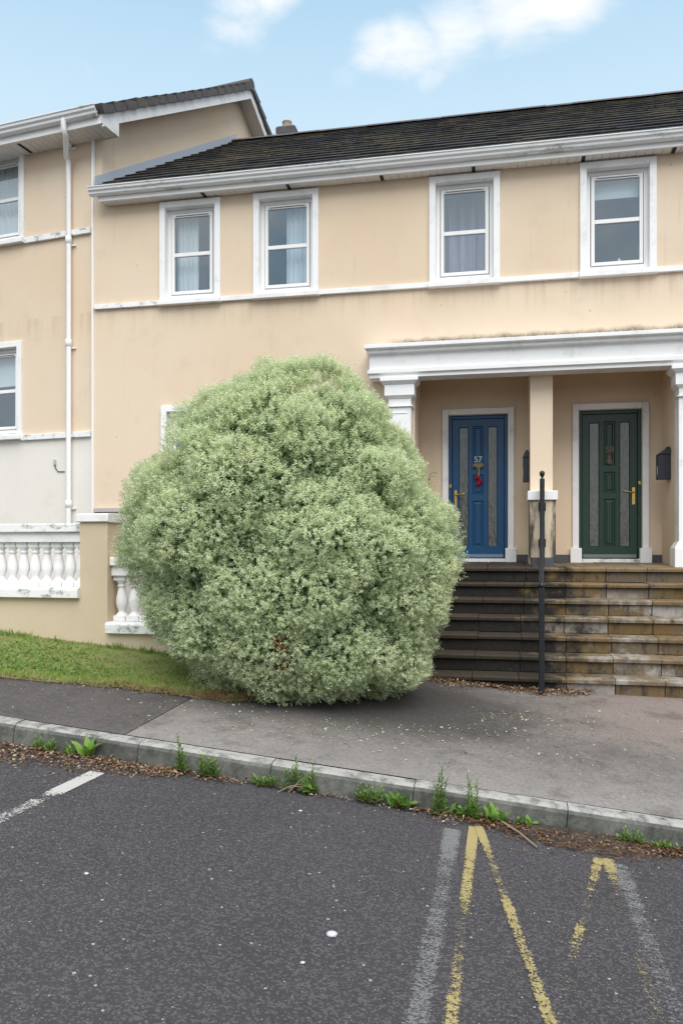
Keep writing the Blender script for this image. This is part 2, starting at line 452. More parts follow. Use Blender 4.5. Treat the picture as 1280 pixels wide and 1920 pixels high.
M['pale_litter'] = m_leaf('pale_fallen_leaf', [(0, (0.20, 0.20, 0.10)), (0.5, (0.40, 0.40, 0.24)), (1, (0.52, 0.52, 0.40))], 0.1)
M['verge_soil'] = m_paint('mossy_soil', (0.17, 0.20, 0.06), 0.8, (0.22, 0.16, 0.08), 0.95, 9, 0.4, 0.65, bump=0.8)


def m_line(name, base, seed, THIN=0.93):
    m, k = new_mat(name)
    p = k.vmath('ADD', k.pos(), (seed, seed * 2.0, 0)).outputs[0]
    wear = k.n('ShaderNodeAttribute', attribute_name='wear').outputs['Fac']
    n1 = k.noise(k.scale(p, (0.9, 1.7, 1)), 11, 7, 0.75)
    n2 = k.noise(p, 85, 4, 0.8)
    v = k.math('ADD', k.math('MULTIPLY', n1, 0.36), k.math('MULTIPLY', n2, 0.64))
    keep = k.ss(k.math('SUBTRACT', v, k.lin(wear, 0, 1, 0.22, 0.74)), -0.02, 0.03)
    keep = k.math('MULTIPLY', keep, THIN)
    col = k.mix(n2, tuple(c * 0.75 for c in base), base)
    b = k.n('ShaderNodeBsdfPrincipled', {'Base Color': col, 'Roughness': 0.8, 'Specular IOR Level': 0.2})
    t = k.n('ShaderNodeBsdfTransparent')
    mx = k.n('ShaderNodeMixShader', {0: keep, 1: t.outputs[0], 2: b.outputs[0]})
    k.n('ShaderNodeOutputMaterial', {'Surface': mx.outputs[0]})
    return m


M['line_white'] = m_line('worn_white_paint', (0.40, 0.40, 0.395), 3.1, 0.42)
M['line_white_thick'] = m_line('fresh_white_paint', (0.55, 0.54, 0.51), 8.2)
M['line_yellow'] = m_line('worn_yellow_paint', (0.46, 0.37, 0.17), 5.7, 0.85)

# ------------------------------------------------------------------ mesh builder
WM = {}        # world matrix of every object that parents something


class MB:
    def __init__(self):
        self.v, self.f, self.sm = [], [], []

    def add(self, vs, fs, smooth=False):
        o = len(self.v)
        self.v += [Vector(p) for p in vs]
        self.f += [[i + o for i in q] for q in fs]
        self.sm += [smooth] * len(fs)
        return self

    def box(self, x0, x1, y0, y1, z0, z1):
        if x0 > x1: x0, x1 = x1, x0
        if y0 > y1: y0, y1 = y1, y0
        if z0 > z1: z0, z1 = z1, z0
        vs = [(x0, y0, z0), (x1, y0, z0), (x1, y1, z0), (x0, y1, z0), (x0, y0, z1), (x1, y0, z1), (x1, y1, z1), (x0, y1, z1)]
        return self.add(vs, [(0, 3, 2, 1), (4, 5, 6, 7), (0, 1, 5, 4), (1, 2, 6, 5), (2, 3, 7, 6), (3, 0, 4, 7)])

    def frustum(self, cx, y1, hw0, d0, z0, hw1, d1, z1):
        """wall-mounted block: back at y1, half width / projection at bottom and top"""
        vs = [(cx - hw0, y1 - d0, z0), (cx + hw0, y1 - d0, z0), (cx + hw0, y1, z0), (cx - hw0, y1, z0),
              (cx - hw1, y1 - d1, z1), (cx + hw1, y1 - d1, z1), (cx + hw1, y1, z1), (cx - hw1, y1, z1)]
        return self.add(vs, [(0, 3, 2, 1), (4, 5, 6, 7), (0, 1, 5, 4), (1, 2, 6, 5), (2, 3, 7, 6), (3, 0, 4, 7)])

    def prism(self, prof, x0, x1, smooth=False):
        """profile of (y, z) points (counter-clockwise seen from +x) swept along x"""
        n = len(prof)
        vs = [(x0, y, z) for y, z in prof] + [(x1, y, z) for y, z in prof]
        self.add(vs, [(i, (i + 1) % n, n + (i + 1) % n, n + i) for i in range(n)], smooth)
        self.add([vs[i] for i in range(n)], [tuple(range(n - 1, -1, -1))])
        return self.add([vs[n + i] for i in range(n)], [tuple(range(n))])

    def quad(self, a, b, c, d):
        return self.add([a, b, c, d], [(0, 1, 2, 3)])

    def tube(self, pts, r, seg=8, caps=True, r1=None):
        pts = [Vector(p) for p in pts]
        vs, fs = [], []
        n = len(pts)
        for i, p in enumerate(pts):
            d = (pts[min(i + 1, n - 1)] - pts[max(i - 1, 0)]).normalized()
            a = d.orthogonal().normalized() if i == 0 else (a - d * a.dot(d)).normalized()
            b = d.cross(a)
            rr = r if r1 is None else r + (r1 - r) * i / (n - 1)
            for j in range(seg):
                t = 2 * math.pi * j / seg
                vs.append(p + (a * math.cos(t) + b * math.sin(t)) * rr)
        for i in range(n - 1):
            for j in range(seg):
                fs.append((i * seg + j, i * seg + (j + 1) % seg, (i + 1) * seg + (j + 1) % seg, (i + 1) * seg + j))
        self.add(vs, fs, True)
        if caps:
            self.add(vs[:seg], [tuple(range(seg - 1, -1, -1))])
            self.add(vs[-seg:], [tuple(range(seg))])
        return self

    def lathe(self, c, prof, seg=16, sx=1, sy=1):
        """profile of (radius, z)"""
        vs, fs = [], []
        for r, z in prof:
            for j in range(seg):
                t = 2 * math.pi * j / seg
                vs.append((c[0] + r * math.cos(t) * sx, c[1] + r * math.sin(t) * sy, c[2] + z))
        for i in range(len(prof) - 1):
            for j in range(seg):
                fs.append((i * seg + j, i * seg + (j + 1) % seg, (i + 1) * seg + (j + 1) % seg, (i + 1) * seg + j))
        self.add(vs, fs, True)
        n = len(prof)
        self.add(vs[:seg], [tuple(range(seg - 1, -1, -1))])
        return self.add(vs[(n - 1) * seg:], [tuple(range(seg))])

    def ball(self, c, r, sx=1, sy=1, sz=1, seg=12):
        prof = [(r * math.sin(math.pi * i / 8) + 1e-5, -r * math.cos(math.pi * i / 8) * sz) for i in range(9)]
        return self.lathe(c, prof, seg, sx, sy)

    def mesh(self, name, mat, inv=None):
        me = bpy.data.meshes.new(name)
        vs = [inv @ p for p in self.v] if inv is not None else self.v
        me.from_pydata([tuple(p) for p in vs], [], self.f)
        me.polygons.foreach_set('use_smooth', self.sm)
        me.materials.append(mat)
        me.update()
        return me

    def build(self, name, mat, parent=None, local=False, bevel=0.0, seg=1, **props):
        """vertices are world coordinates (or the parent's own frame with local=True)"""
        inv = None
        if parent is not None and not local:
            inv = WM[parent.name].inverted()
        o = bpy.data.objects.new(name, self.mesh(name, mat, inv))
        return place(o, parent, bevel, seg, **props)


def place(o, parent=None, bevel=0.0, seg=1, **props):
    COL.objects.link(o)
    if parent is not None:
        o.parent = parent
    WM[o.name] = (WM[parent.name] if parent is not None else Matrix.Identity(4)) @ o.matrix_basis
    if bevel:
        b = o.modifiers.new('bevel', 'BEVEL')
        b.width = bevel
        b.segments = seg
        b.limit_method = 'ANGLE'
        b.angle_limit = rad(40)
    for k_, v_ in props.items():
        o[k_] = v_
    return o


def thing(name, loc, label, cat, group=None, rotz=0.0):
    o = bpy.data.objects.new(name, None)
    o.empty_display_size = 0.2
    o.location = loc
    o.rotation_euler = (0, 0, rotz)
    o['label'] = label
    o['category'] = cat
    if group:
        o['group'] = group
    COL.objects.link(o)
    WM[o.name] = Matrix.Translation(loc) @ Matrix.Rotation(rotz, 4, 'Z')
    return o


def tag(o, label, cat, group=None):
    o['label'] = label
    o['category'] = cat
    if group:
        o['group'] = group
    return o


def part(name, me, parent, loc, rot=(0, 0, 0), bevel=0.0, scl=None, **props):
    """an object sharing a mesh, placed in its parent's frame"""
    o = bpy.data.objects.new(name, me)
    o.location = loc
    o.rotation_euler = rot
    if scl:
        o.scale = scl
    return place(o, parent, bevel, **props)


def np_mesh(name, verts, faces, mat, attr=None, attr_name='tint', smooth=False):
    """faces: (n, k) array"""
    me = bpy.data.meshes.new(name)
    nv, nf, kk = len(verts), len(faces), faces.shape[1]
    me.vertices.add(nv)
    me.vertices.foreach_set('co', np.ascontiguousarray(verts, dtype=np.float32).ravel())
    me.loops.add(nf * kk)
    me.loops.foreach_set('vertex_index', faces.astype(np.int32).ravel())
    me.polygons.add(nf)
    me.polygons.foreach_set('loop_start', np.arange(0, nf * kk, kk, dtype=np.int32))
    me.polygons.foreach_set('loop_total', np.full(nf, kk, dtype=np.int32))
    if smooth:
        me.polygons.foreach_set('use_smooth', np.ones(nf, dtype=bool))
    me.update(calc_edges=True)
    if attr is not None:
        a = me.attributes.new(attr_name, 'FLOAT', 'POINT')
        a.data.foreach_set('value', attr.astype(np.float32))
    me.materials.append(mat)
    return me


def leaf_quads(pos, dirs, normals, length, width):
    """a leaf per row: 4-vertex rhombus bent at the midrib (two triangles)"""
    n = len(pos)
    d = dirs / np.linalg.norm(dirs, axis=1, keepdims=True)
    s = np.cross(d, normals)
    s /= np.linalg.norm(s, axis=1, keepdims=True) + 1e-9
    nn = np.cross(s, d)
    L = length.reshape(-1, 1)
    W = width.reshape(-1, 1)
    v = np.empty((n, 4, 3))
    v[:, 0] = pos
    v[:, 1] = pos + d * L * 0.5 + s * W * 0.5 + nn * W * 0.12
    v[:, 2] = pos + d * L - nn * L * 0.12
    v[:, 3] = pos + d * L * 0.5 - s * W * 0.5 + nn * W * 0.12
    i = np.arange(n).reshape(-1, 1) * 4
    f = np.concatenate([i + np.array([[0, 1, 2]]), i + np.array([[0, 2, 3]])])
    return v.reshape(-1, 3), f


# ------------------------------------------------------------------ ground shape
YK = 4.755                       # front face of the kerb
XK = -0.953
G = 0.0937                       # street falls to the right


def cl(v, a, b):
    return max(a, min(b, v))


def z_pave(X, Y):
    z = -1.42 - G * (cl(X, -30, 30) - XK) + 0.04 * (Y - YK)
    if X > 0.1:
        z += 0.07 * (min(X, 3.0) - 0.1) * cl((Y - YK) / 3.08, 0, 1.1)
    return z


def z_road(X, Y):
    return -1.565 - G * (cl(X, -30, 30) - XK) + 0.04 * (YK - cl(Y, -12, YK + 1))


def ground_hit(px, py, fn):
    d = ray(px, py)
    lo, hi = 1.0, 40.0
    for _ in range(60):
        mid = (lo + hi) / 2
        p = d * mid
        if p.z > fn(p.x, p.y):
            lo = mid
        else:
            hi = mid
    return d * lo


def sheet(name, xs, ys, fn, mat, **props):
    nx, ny = len(xs), len(ys)
    vs = np.array([[x, y, fn(x, y)] for y in ys for x in xs])
    f = np.array([[j * nx + i, j * nx + i + 1, (j + 1) * nx + i + 1, (j + 1) * nx + i] for j in range(ny - 1) for i in range(nx - 1)])
    o = bpy.data.objects.new(name, np_mesh(name, vs, f, mat))
    return place(o, None, **props)


def z_far(X, Y):
    return -1.75 - G * (cl(X, -30, 30) - XK) - (0.6 if Y > 5 else 0)


sheet('ground', list(np.linspace(-600, -40, 8)) + list(np.linspace(-30, 30, 21)) + list(np.linspace(40, 600, 8)),
      list(np.linspace(-600, -20, 6)) + [-14, -13, 4.9, 5.2] + list(np.linspace(20, 600, 6)), z_far, M['asphalt'], kind='structure')
sheet('road', list(np.linspace(-30, 30, 41)), list(np.linspace(-12, 4.84, 18)), z_road, M['asphalt'], kind='structure')

# pavement: two bays with a joint between them
j0 = ground_hit(332, 1324, z_pave)
j1 = ground_hit(228, 1381, z_pave)
KD = 0.125                       # kerb thickness


def jx(Y):
    t = (Y - j1.y) / (j0.y - j1.y)
    return j1.x + (j0.x - j1.x) * t


pave_root = bpy.data.objects.new('pavement', None)
pave_root['kind'] = 'structure'
COL.objects.link(pave_root)
WM[pave_root.name] = Matrix.Identity(4)


def bay(xa, xb, mat, y1=8.2):
    ys = np.linspace(YK + KD + 0.0005, y1, 12)
    vs, f = [], []
    n = 26
    for y in ys:
        a = xa(y)
        b = xb(y)
        for i in range(n):
            x = a + (b - a) * i / (n - 1)
            vs.append((x, y, z_pave(x, y)))
    for j in range(len(ys) - 1):
        for i in range(n - 1):
            f.append((j * n + i, j * n + i + 1, (j + 1) * n + i + 1, (j + 1) * n + i))
    # joint edges get a little depth
    o = len(vs)
    for y in ys:
        for x in (xa(y), xb(y)):
            vs.append((x, y, z_pave(x, y) - 0.06))
    for j in range(len(ys) - 1):
        f.append(((j + 1) * n, j * n, o + 2 * j, o + 2 * j + 2))
        f.append((j * n + n - 1, (j + 1) * n + n - 1, o + 2 * j + 3, o + 2 * j + 1))
    m_ = MB()
    m_.add(vs, f)
    return m_.build('paving_bay', mat, pave_root)


bay(lambda y: -14.0, lambda y: jx(y) - 0.005, M['pave_dark'])
bay(lambda y: jx(y) + 0.005, lambda y: 8.0, M['pave'])
mb = MB()
mb.add([(x, y, z_pave(x, y) - 0.12) for y in (4.9, 8.2) for x in np.linspace(-14, 8, 12)],
       [(i, i + 1, 12 + i + 1, 12 + i) for i in range(11)])
mb.build('pavement_bed', M['soil'], pave_root)

# kerb stones
kerb = bpy.data.objects.new('kerb', None)
kerb['kind'] = 'structure'
COL.objects.link(kerb)
WM[kerb.name] = Matrix.Identity(4)
random.seed(4)
jk = at(1066, 1530, YK).x
KL = 0.915
prof = [(0, -0.30), (0.010, -0.034), (0.018, -0.014), (0.036, -0.002), (0.06, 0.0), (KD, 0.001), (KD, -0.30)]
mb = MB()
mb.prism([(y, z) for y, z in prof][::-1], 0.0008, KL - 0.0008)
kme = mb.mesh('kerb_stone', M['kerb'])
for i in range(-8, 7):
    x = jk + i * KL
    part('kerb_stone', kme, kerb, (x, YK + random.uniform(-.004, .004), z_pave(x, YK) + random.uniform(-.002, .003)), (0, math.atan(G), 0))
mb = MB()
mb.prism([(YK + .03, -0.33), (YK + .03, -0.03), (YK + KD - .002, -0.03), (YK + KD - .002, -0.33)][::-1], -9, 8)
for i, p in enumerate(mb.v):
    p.z += z_pave(p.x, YK)
mb.build('kerb_bedding', M['mortar'], kerb)

# ------------------------------------------------------------------ house: shared pieces
def wall_panels(mb, x0, x1, z0, z1, holes, y):
    xs = sorted({x0, x1, *[h[0] for h in holes], *[h[1] for h in holes]})
    zs = sorted({z0, z1, *[h[2] for h in holes], *[h[3] for h in holes]})
    for i in range(len(xs) - 1):
        for j in range(len(zs) - 1):
            cx, cz = (xs[i] + xs[i + 1]) / 2, (zs[j] + zs[j + 1]) / 2
            if any(h[0] < cx < h[1] and h[2] < cz < h[3] for h in holes):
                continue
            mb.quad((xs[i], y, zs[j]), (xs[i + 1], y, zs[j]), (xs[i + 1], y, zs[j + 1]), (xs[i], y, zs[j + 1]))
    return mb


def window(parent, x0, x1, z0, z1, y, local=False, mid=0.5):
    """outer surround x0..x1, z0..z1 on the wall plane y; returns the hole in the wall"""
    sw, dep, pr = 0.082, 0.125, 0.035
    sill = 0.10
    kw = dict(local=local)
    hx0, hx1, hz0, hz1 = x0 + sw, x1 - sw, z0 + sill, z1 - sw
    mb = MB()
    mb.box(x0, hx0, y - pr, y + dep, z0 + sill * .55, z1)
    mb.box(hx1, x1, y - pr, y + dep, z0 + sill * .55, z1)
    mb.box(hx0, hx1, y - pr, y + dep, hz1, z1)
    o = mb.build('window', M['white'], parent, bevel=0.004, **kw)
    mb = MB()
    e = 0.012
    mb.prism([(y - pr - .05, z0), (y + dep, z0), (y + dep, hz0 + .02), (y - pr - .05, z0 + .06)][::1], x0 - e, x1 + e)
    mb.build('sill', M['white'], o, bevel=0.004, **kw)
    fy = y + dep - 0.055                       # frame front
    fw = 0.052
    mb = MB()
    zb = hz0 + .012
    mb.box(hx0, hx0 + fw, fy, fy + .07, zb, hz1)
    mb.box(hx1 - fw, hx1, fy, fy + .07, zb, hz1)
    mb.box(hx0 + fw, hx1 - fw, fy, fy + .07, hz1 - fw, hz1)
    mb.box(hx0 + fw, hx1 - fw, fy, fy + .07, zb, zb + fw)
    mb.build('window_frame', M['upvc'], o, bevel=0.003, **kw)
    a0, a1, c0, c1 = hx0 + fw, hx1 - fw, zb + fw, hz1 - fw
    g = 0.008
    mb = MB()                                   # black gasket line round the sash
    mb.box(a0, a1, fy + .03, fy + .04, c0, c0 + .03)
    mb.box(a0, a1, fy + .03, fy + .04, c1 - .03, c1)
    mb.box(a0, a0 + .03, fy + .03, fy + .04, c0 + .03, c1 - .03)
    mb.box(a1 - .03, a1, fy + .03, fy + .04, c0 + .03, c1 - .03)
    mb.build('gasket', M['dark_gap'], o, **kw)
    b0, b1, d0, d1 = a0 + g, a1 - g, c0 + g, c1 - g
    s = 0.042
    zm = d0 + (d1 - d0) * mid
    sy0, sy1 = fy - .012, fy + .028
    mb = MB()
    mb.box(b0, b0 + s, sy0, sy1, d0, d1)
    mb.box(b1 - s, b1, sy0, sy1, d0, d1)
    mb.box(b0 + s, b1 - s, sy0, sy1, d1 - s * 1.25, d1)
    mb.box(b0 + s, b1 - s, sy0, sy1, d0, d0 + s)
    mb.box(b0 + s, b1 - s, sy0 + .002, sy1, zm - .026, zm + .026)
    mb.build('sash', M['upvc'], o, bevel=0.004, **kw)
    mb = MB()
    mb.box(b0 + s * 1.6, b1 - s * 1.6, sy0 - .014, sy0 - .001, d1 - .032, d1 - .010)
    mb.build('trickle_vent', M['upvc'], o, bevel=0.003, **kw)
    mb = MB()
    mb.box(b0 + s * 1.5, b1 - s * 1.5, sy0 - .004, sy0 - .0005, d1 - .038, d1 - .033)
    mb.box(b0 + s * 1.5, b1 - s * 1.5, sy0 - .004, sy0 - .0005, d1 - .009, d1 - .005)
    mb.build('vent_shadow_strip', M['dark_gap'], o, **kw)
    for q0, q1 in ((d0 + s, zm - .026), (zm + .026, d1 - s * 1.25)):
        mb = MB()
        mb.box(b0 + s - .004, b1 - s + .004, fy + .006, fy + .014, q0 - .004, q1 + .004)
        mb.build('pane', M['glass'], o, **kw)
    mb = MB()                                   # the room behind the glass
    r0, r1, ry0, ry1, rz0, rz1 = hx0 - .5, hx1 + .5, fy + .071, fy + 2.3, hz0 - .5, hz1 + .12
    wall_panels(mb, r0, r1, rz0, rz1, [(a0, a1, c0, c1)], ry0)
    mb.quad((r0, ry1, rz0), (r1, ry1, rz0), (r1, ry1, rz1), (r0, ry1, rz1))
    mb.quad((r0, ry0, rz0), (r0, ry1, rz0), (r0, ry1, rz1), (r0, ry0, rz1))
    mb.quad((r1, ry0, rz0), (r1, ry1, rz0), (r1, ry1, rz1), (r1, ry0, rz1))
    mb.quad((r0, ry0, rz0), (r1, ry0, rz0), (r1, ry1, rz0), (r0, ry1, rz0))
    mb.quad((r0, ry0, rz1), (r1, ry0, rz1), (r1, ry1, rz1), (r0, ry1, rz1))
    mb.build('room', M['room'], o, **kw)
    return (hx0 - .002, hx1 + .002, z0 + .03, hz1 + .002), (b0 + s, b1 - s, d0 + s, d1 - s, fy + .10)


def curtain(x0, x1, z0, z1, y, mat, folds, label, frame=None, amp=0.02, cat='curtain', seed=0):
    rs = np.random.RandomState(seed)
    n = 60
    xs = np.linspace(x0, x1, n)
    ph = np.cumsum(rs.uniform(0.6, 1.4, n)) / n * folds * 2 * math.pi
    ys = y + amp * np.sin(ph) + amp * .4 * np.sin(ph * 2.3 + 1)
    mb = MB()
    vs = [(xs[i], ys[i], z) for z in (z0, z1) for i in range(n)]
    vs += [(xs[i], ys[i] + .004, z) for z in (z0, z1) for i in range(n)]
    f = [(i, i + 1, n + i + 1, n + i) for i in range(n - 1)] + [(2 * n + i + 1, 2 * n + i, 3 * n + i, 3 * n + i + 1) for i in range(n - 1)]
    mb.add([frame @ Vector(p) for p in vs] if frame else vs, f, True)
    o = mb.build('curtain' if cat == 'curtain' else 'roller_blind', mat)
    return tag(o, label, cat)


# ------------------------------------------------------------------ terraced house (right)
YF = 10.0
TAN = math.tan(rad(33))
house = thing('terraced_house', (0.5, YF, -0.2), 'long cream rendered two-storey terrace with dark tiled roof and white twin porch', 'house')
WXL, WXR = at(176, 500).x, 5.2
SOF = 4.80
PORCH = (at(777, 800).x, 2.13, -0.6, 2.45)
wins = []
for (pl, pr_, pt, pb) in [(300.5, 414, 381.5, 572), (475.5, 597.5, 362.5, 559.5), (804.5, 937, 333, 539), (1086.5, 1230, 303, 521)]:
    wins.append((at(pl, 400).x, at(pr_, 400).x))
WZ0, WZ1 = 3.345, 4.775
holes = [PORCH]
inner = []
for (a, b) in wins:
    h, i_ = window(house, a, b, WZ0, WZ1, YF, mid=0.49)
    holes.append(h)
    inner.append(i_)
g0 = at(303, 762)
h, i_ = window(house, g0.x, g0.x + 0.9, g0.z - 1.55, g0.z, YF, mid=0.5)
holes.append(h)
mb = MB()
wall_panels(mb, WXL, WXR, -2.2, SOF + .3, holes, YF)
# porch recess
px0, px1, pz0, pz1 = PORCH
YB = 10.8
DIV = (0.415, 0.69)
for xa, xb in ((px0, DIV[0]), (DIV[1], px1)):
    mb.quad((xa, YF, pz0), (xa, YB, pz0), (xa, YB, pz1), (xa, YF, pz1))
    mb.quad((xb, YB, pz0), (xb, YF, pz0), (xb, YF, pz1), (xb, YB, pz1))
    mb.quad((xa, YF, pz1), (xa, YB, pz1), (xb, YB, pz1), (xb, YF, pz1))
mb.quad((DIV[0], YF + .004, pz0), (DIV[1], YF + .004, pz0), (DIV[1], YF + .004, pz1), (DIV[0], YF + .004, pz1))
# doors
dB = [at(829, 768, YB), at(963.5, 1045, YB)]
dG = [at(1072.5, 758, YB), at(1216, 1050, YB)]
FL = lambda y: -0.231 + (y - 9.485) * 0.034      # landing falls slightly to the front
fz = FL(YB)
doors = []
for d in (dB, dG):
    doors.append((d[0].x, d[1].x, d[0].z))
dh = [(d[0] + .085, d[1] - .085, fz - 1, d[2] - .085) for d in doors]
wall_panels(mb, px0, DIV[0], pz0, pz1, [dh[0]], YB)
wall_panels(mb, DIV[1], px1, pz0, pz1, [dh[1]], YB)
mb.build('wall', M['cream'], house)

# string course between the windows
edges = [WXL + .02] + [e for wn in wins for e in wn] + [WXR]
for i in range(0, len(edges), 2):
    mb = MB()
    mb.box(edges[i] + .001, edges[i + 1] - .013, YF - .045, YF - .001, 3.355, 3.418)
    mb.build('string_course', M['white_dirty'] if i == 0 else M['white'], house, bevel=.004)
# pale plinth behind the garden wall and dark plinth in the porch
mb = MB()
mb.box(WXL + .03, -1.75, YF - .05, YF - .002, -2.2, 0.50)
mb.box(WXL + .03, -1.75, YF - .075, YF - .002, 0.502, 0.565)
mb.build('plinth', M['plinth'], house, bevel=.006)
mb = MB()
zt = fz + .10
mb.box(px0, doors[0][0] - .02, YB - .02, YB - .001, fz - .3, zt)
mb.box(doors[0][1] + .02, DIV[0], YB - .02, YB - .001, fz - .3, zt)
mb.box(DIV[1], doors[1][0] - .02, YB - .02, YB - .001, fz - .3, zt)
mb.box(doors[1][1] + .02, px1, YB - .02, YB - .001, fz - .3, zt)
mb.build('porch_plinth', M['grey_plinth'], house, bevel=.004)

# soffit, fascia, gutter
FY = YF - .18
XG0 = at(163, 350, 9.70).x
mb = MB()
mb.box(XG0 + .09, WXR, FY, FY + .02, SOF - .005, SOF + .16)
mb.build('fascia', M['upvc'], house, bevel=.003)
mb = MB()
mb.box(XG0 + .11, WXR, FY + .021, YF - .001, SOF + .022, SOF + .05)
sof = mb.build('soffit', M['upvc_soffit'], house)
mb = MB()
mb.box(.003, .097, FY + .022, YF - .002, SOF, SOF + .020)
bme = mb.mesh('soffit_board', M['upvc_soffit'], None)
for i in range(86):
    xx = XG0 + .16 + i * .1
    part('soffit_board', bme, sof, (xx - house.location.x, -house.location.y, -house.location.z))
for px in (378, 537, 712, 884, 1090, 1260):
    xx = at(px, 330, 9.9).x
    mb = MB()
    mb.box(xx, xx + .045, FY + .03, YF - .01, SOF - .004, SOF - .0005)
    mb.build('soffit_vent', M['dark_gap'], sof)


def gutter_prof(yw, zt, h=.105, d=.115):
    """ogee gutter: outer face seen from the street"""
    return [(yw, zt), (yw, zt - h), (yw - d * .45, zt - h), (yw - d * .62, zt - h * .86), (yw - d * .66, zt - h * .62), (yw - d * .86, zt - h * .45),
            (yw - d * .90, zt - h * .16), (yw - d, zt - h * .12), (yw - d, zt), (yw - d * .92, zt), (yw - d * .84, zt - h * .14), (yw - d * .5, zt - h * .5), (yw - .01, zt - h * .5), (yw - .01, zt)]


GT = SOF + .165
mb = MB()
gp = gutter_prof(FY - .002, GT)
bps = [XG0] + [at(p_, 300, 9.7).x for p_ in (280, 640, 965)] + [WXR]
for i in range(len(bps) - 1):
    mb.prism(gp, bps[i] + (0 if i == 0 else .0), bps[i + 1] - .002)
gut = mb.build('gutter', M['gutter'], house, bevel=.002)
for b_ in bps[1:-1]:
    mb = MB()
    mb.prism([(y - .004 if y < FY - .02 else y, z - .003 if z < GT - .05 else z) for y, z in gp], b_ - .03, b_ + .03)
    mb.build('gutter_union', M['gutter'], gut, bevel=.002)

# roof: boarding, tiles laid one by one, ridge
RY0, RZ0 = FY - .06, GT + .012
RY1 = 14.0
RZ1 = RZ0 + (RY1 - RY0) * TAN
ANG = math.atan(TAN)
mb = MB()
xl = -5.40
mb.quad((xl, RY0 + .05, RZ0 - .03), (WXR, RY0 + .05, RZ0 - .03), (WXR, RY1, RZ1 - .06), (xl, RY1, RZ1 - .06))
mb.quad((xl, RY1, RZ1 - .06), (WXR, RY1, RZ1 - .06), (WXR, 2 * RY1 - RY0, RZ0 - .06), (xl, 2 * RY1 - RY0, RZ0 - .06))
roof = mb.build('roof', M['dark_gap'], house)
TW, TE = 0.33, 0.325
SL = math.hypot(RY1 - RY0, RZ1 - RZ0)
ncrs = int(SL / TE) + 1
TE = SL / ncrs


def tile_shape():
    mb = MB()
    mb.add([(0.0008, 0, 0.014), (TW - .0008, 0, 0.014), (TW - .0008, TE + .06, -.010), (0.0008, TE + .06, -.010),
            (0.002, 0, -.014), (TW - .002, 0, -.014), (TW - .002, TE + .06, -.03), (0.002, TE + .06, -.03)],
           [(0, 1, 2, 3), (4, 7, 6, 5), (0, 4, 5, 1), (1, 5, 6, 2), (3, 2, 6, 7), (0, 3, 7, 4)])
    return mb


tme = tile_shape().mesh('roof_tile', M['tile'])
random.seed(11)
spots = []
for c in range(ncrs):
    s = c * TE
    y, z = RY0 + s * math.cos(ANG), RZ0 + s * math.sin(ANG)
    xg = -5.46 + (y - 10.02) * 0.1405 if y > 10 else -5.46
    x = -5.44 - (TW / 2 if c % 2 else 0)
    while x < WXR:
        if x + TW > xg:
            x_in = (x - SY * 0) 
            spots.append((x, y, z, c))
        x += TW
spots.sort(key=lambda q: (q[0] > 2.35, math.hypot(q[0], q[1])))
rest = MB()
for n_, (x, y, z, c) in enumerate(spots):
    tilt = ANG + random.uniform(-.007, .007)
    dz_ = random.uniform(-.003, .004)
    if n_ < 300:
        part('roof_tile', tme, roof, (x - house.location.x, y - house.location.y, z + dz_ - house.location.z), (tilt, 0, random.uniform(-.006, .006)))
    else:
        R_ = Matrix.Translation((x, y, z + dz_)) @ Matrix.Rotation(tilt, 4, 'X')
        sh = tile_shape()
        rest.add([R_ @ p for p in sh.v], sh.f)
rest.build('roof_tile', M['tile'], roof, kind='stuff')
mb = MB()
for s0 in (-1, 1):
    pass
RL = 0.45
mb.add([(-.02, -.13, -.075), (-.02, -.07, -.018), (-.02, 0, .006), (-.02, .07, -.018), (-.02, .13, -.075),
        (RL - .004, -.13, -.075), (RL - .004, -.07, -.018), (RL - .004, 0, .012), (RL - .004, .07, -.018), (RL - .004, .13, -.075)],
       [(i, i + 5, i + 6, i + 1) for i in range(4)] + [(4, 3, 2, 1, 0), (5, 6, 7, 8, 9)])
rme = mb.mesh('ridge_tile', M['verge'])
x = -5.0
while x < WXR:
    part('ridge_tile', rme, roof, (x - house.location.x, RY1 - house.location.y, RZ1 + .03 + random.uniform(-.006, .006) - house.location.z))
    x += RL

# portico
BX0, BX1 = -1.64, 2.70
mb = MB()
fr = [(YF - .001, 2.167), (YF - .001, 2.575), (9.64, 2.575), (9.64, 2.528), (9.665, 2.52), (9.69, 2.515), (9.69, 2.478), (9.705, 2.472), (9.75, 2.466),
      (9.75, 2.285), (9.715, 2.272), (9.715, 2.222), (9.745, 2.214), (9.745, 2.167)]
mb.prism(fr[::-1], BX0 + .05, BX1 - .05)
# returns of the mouldings at the two ends
for sx, xe in ((-1, BX0 + .05), (1, BX1 - .05)):
    for za, zb_, dy, ex in ((2.528, 2.575, 9.64, .05), (2.478, 2.5145, 9.69, .03), (2.222, 2.272, 9.715, .022)):
        mb.box(xe + sx * .0005, xe + sx * ex, dy + .0005, YF - .0015, za, zb_ - .0005)
portico = mb.build('portico', M['white'], house, bevel=.003)


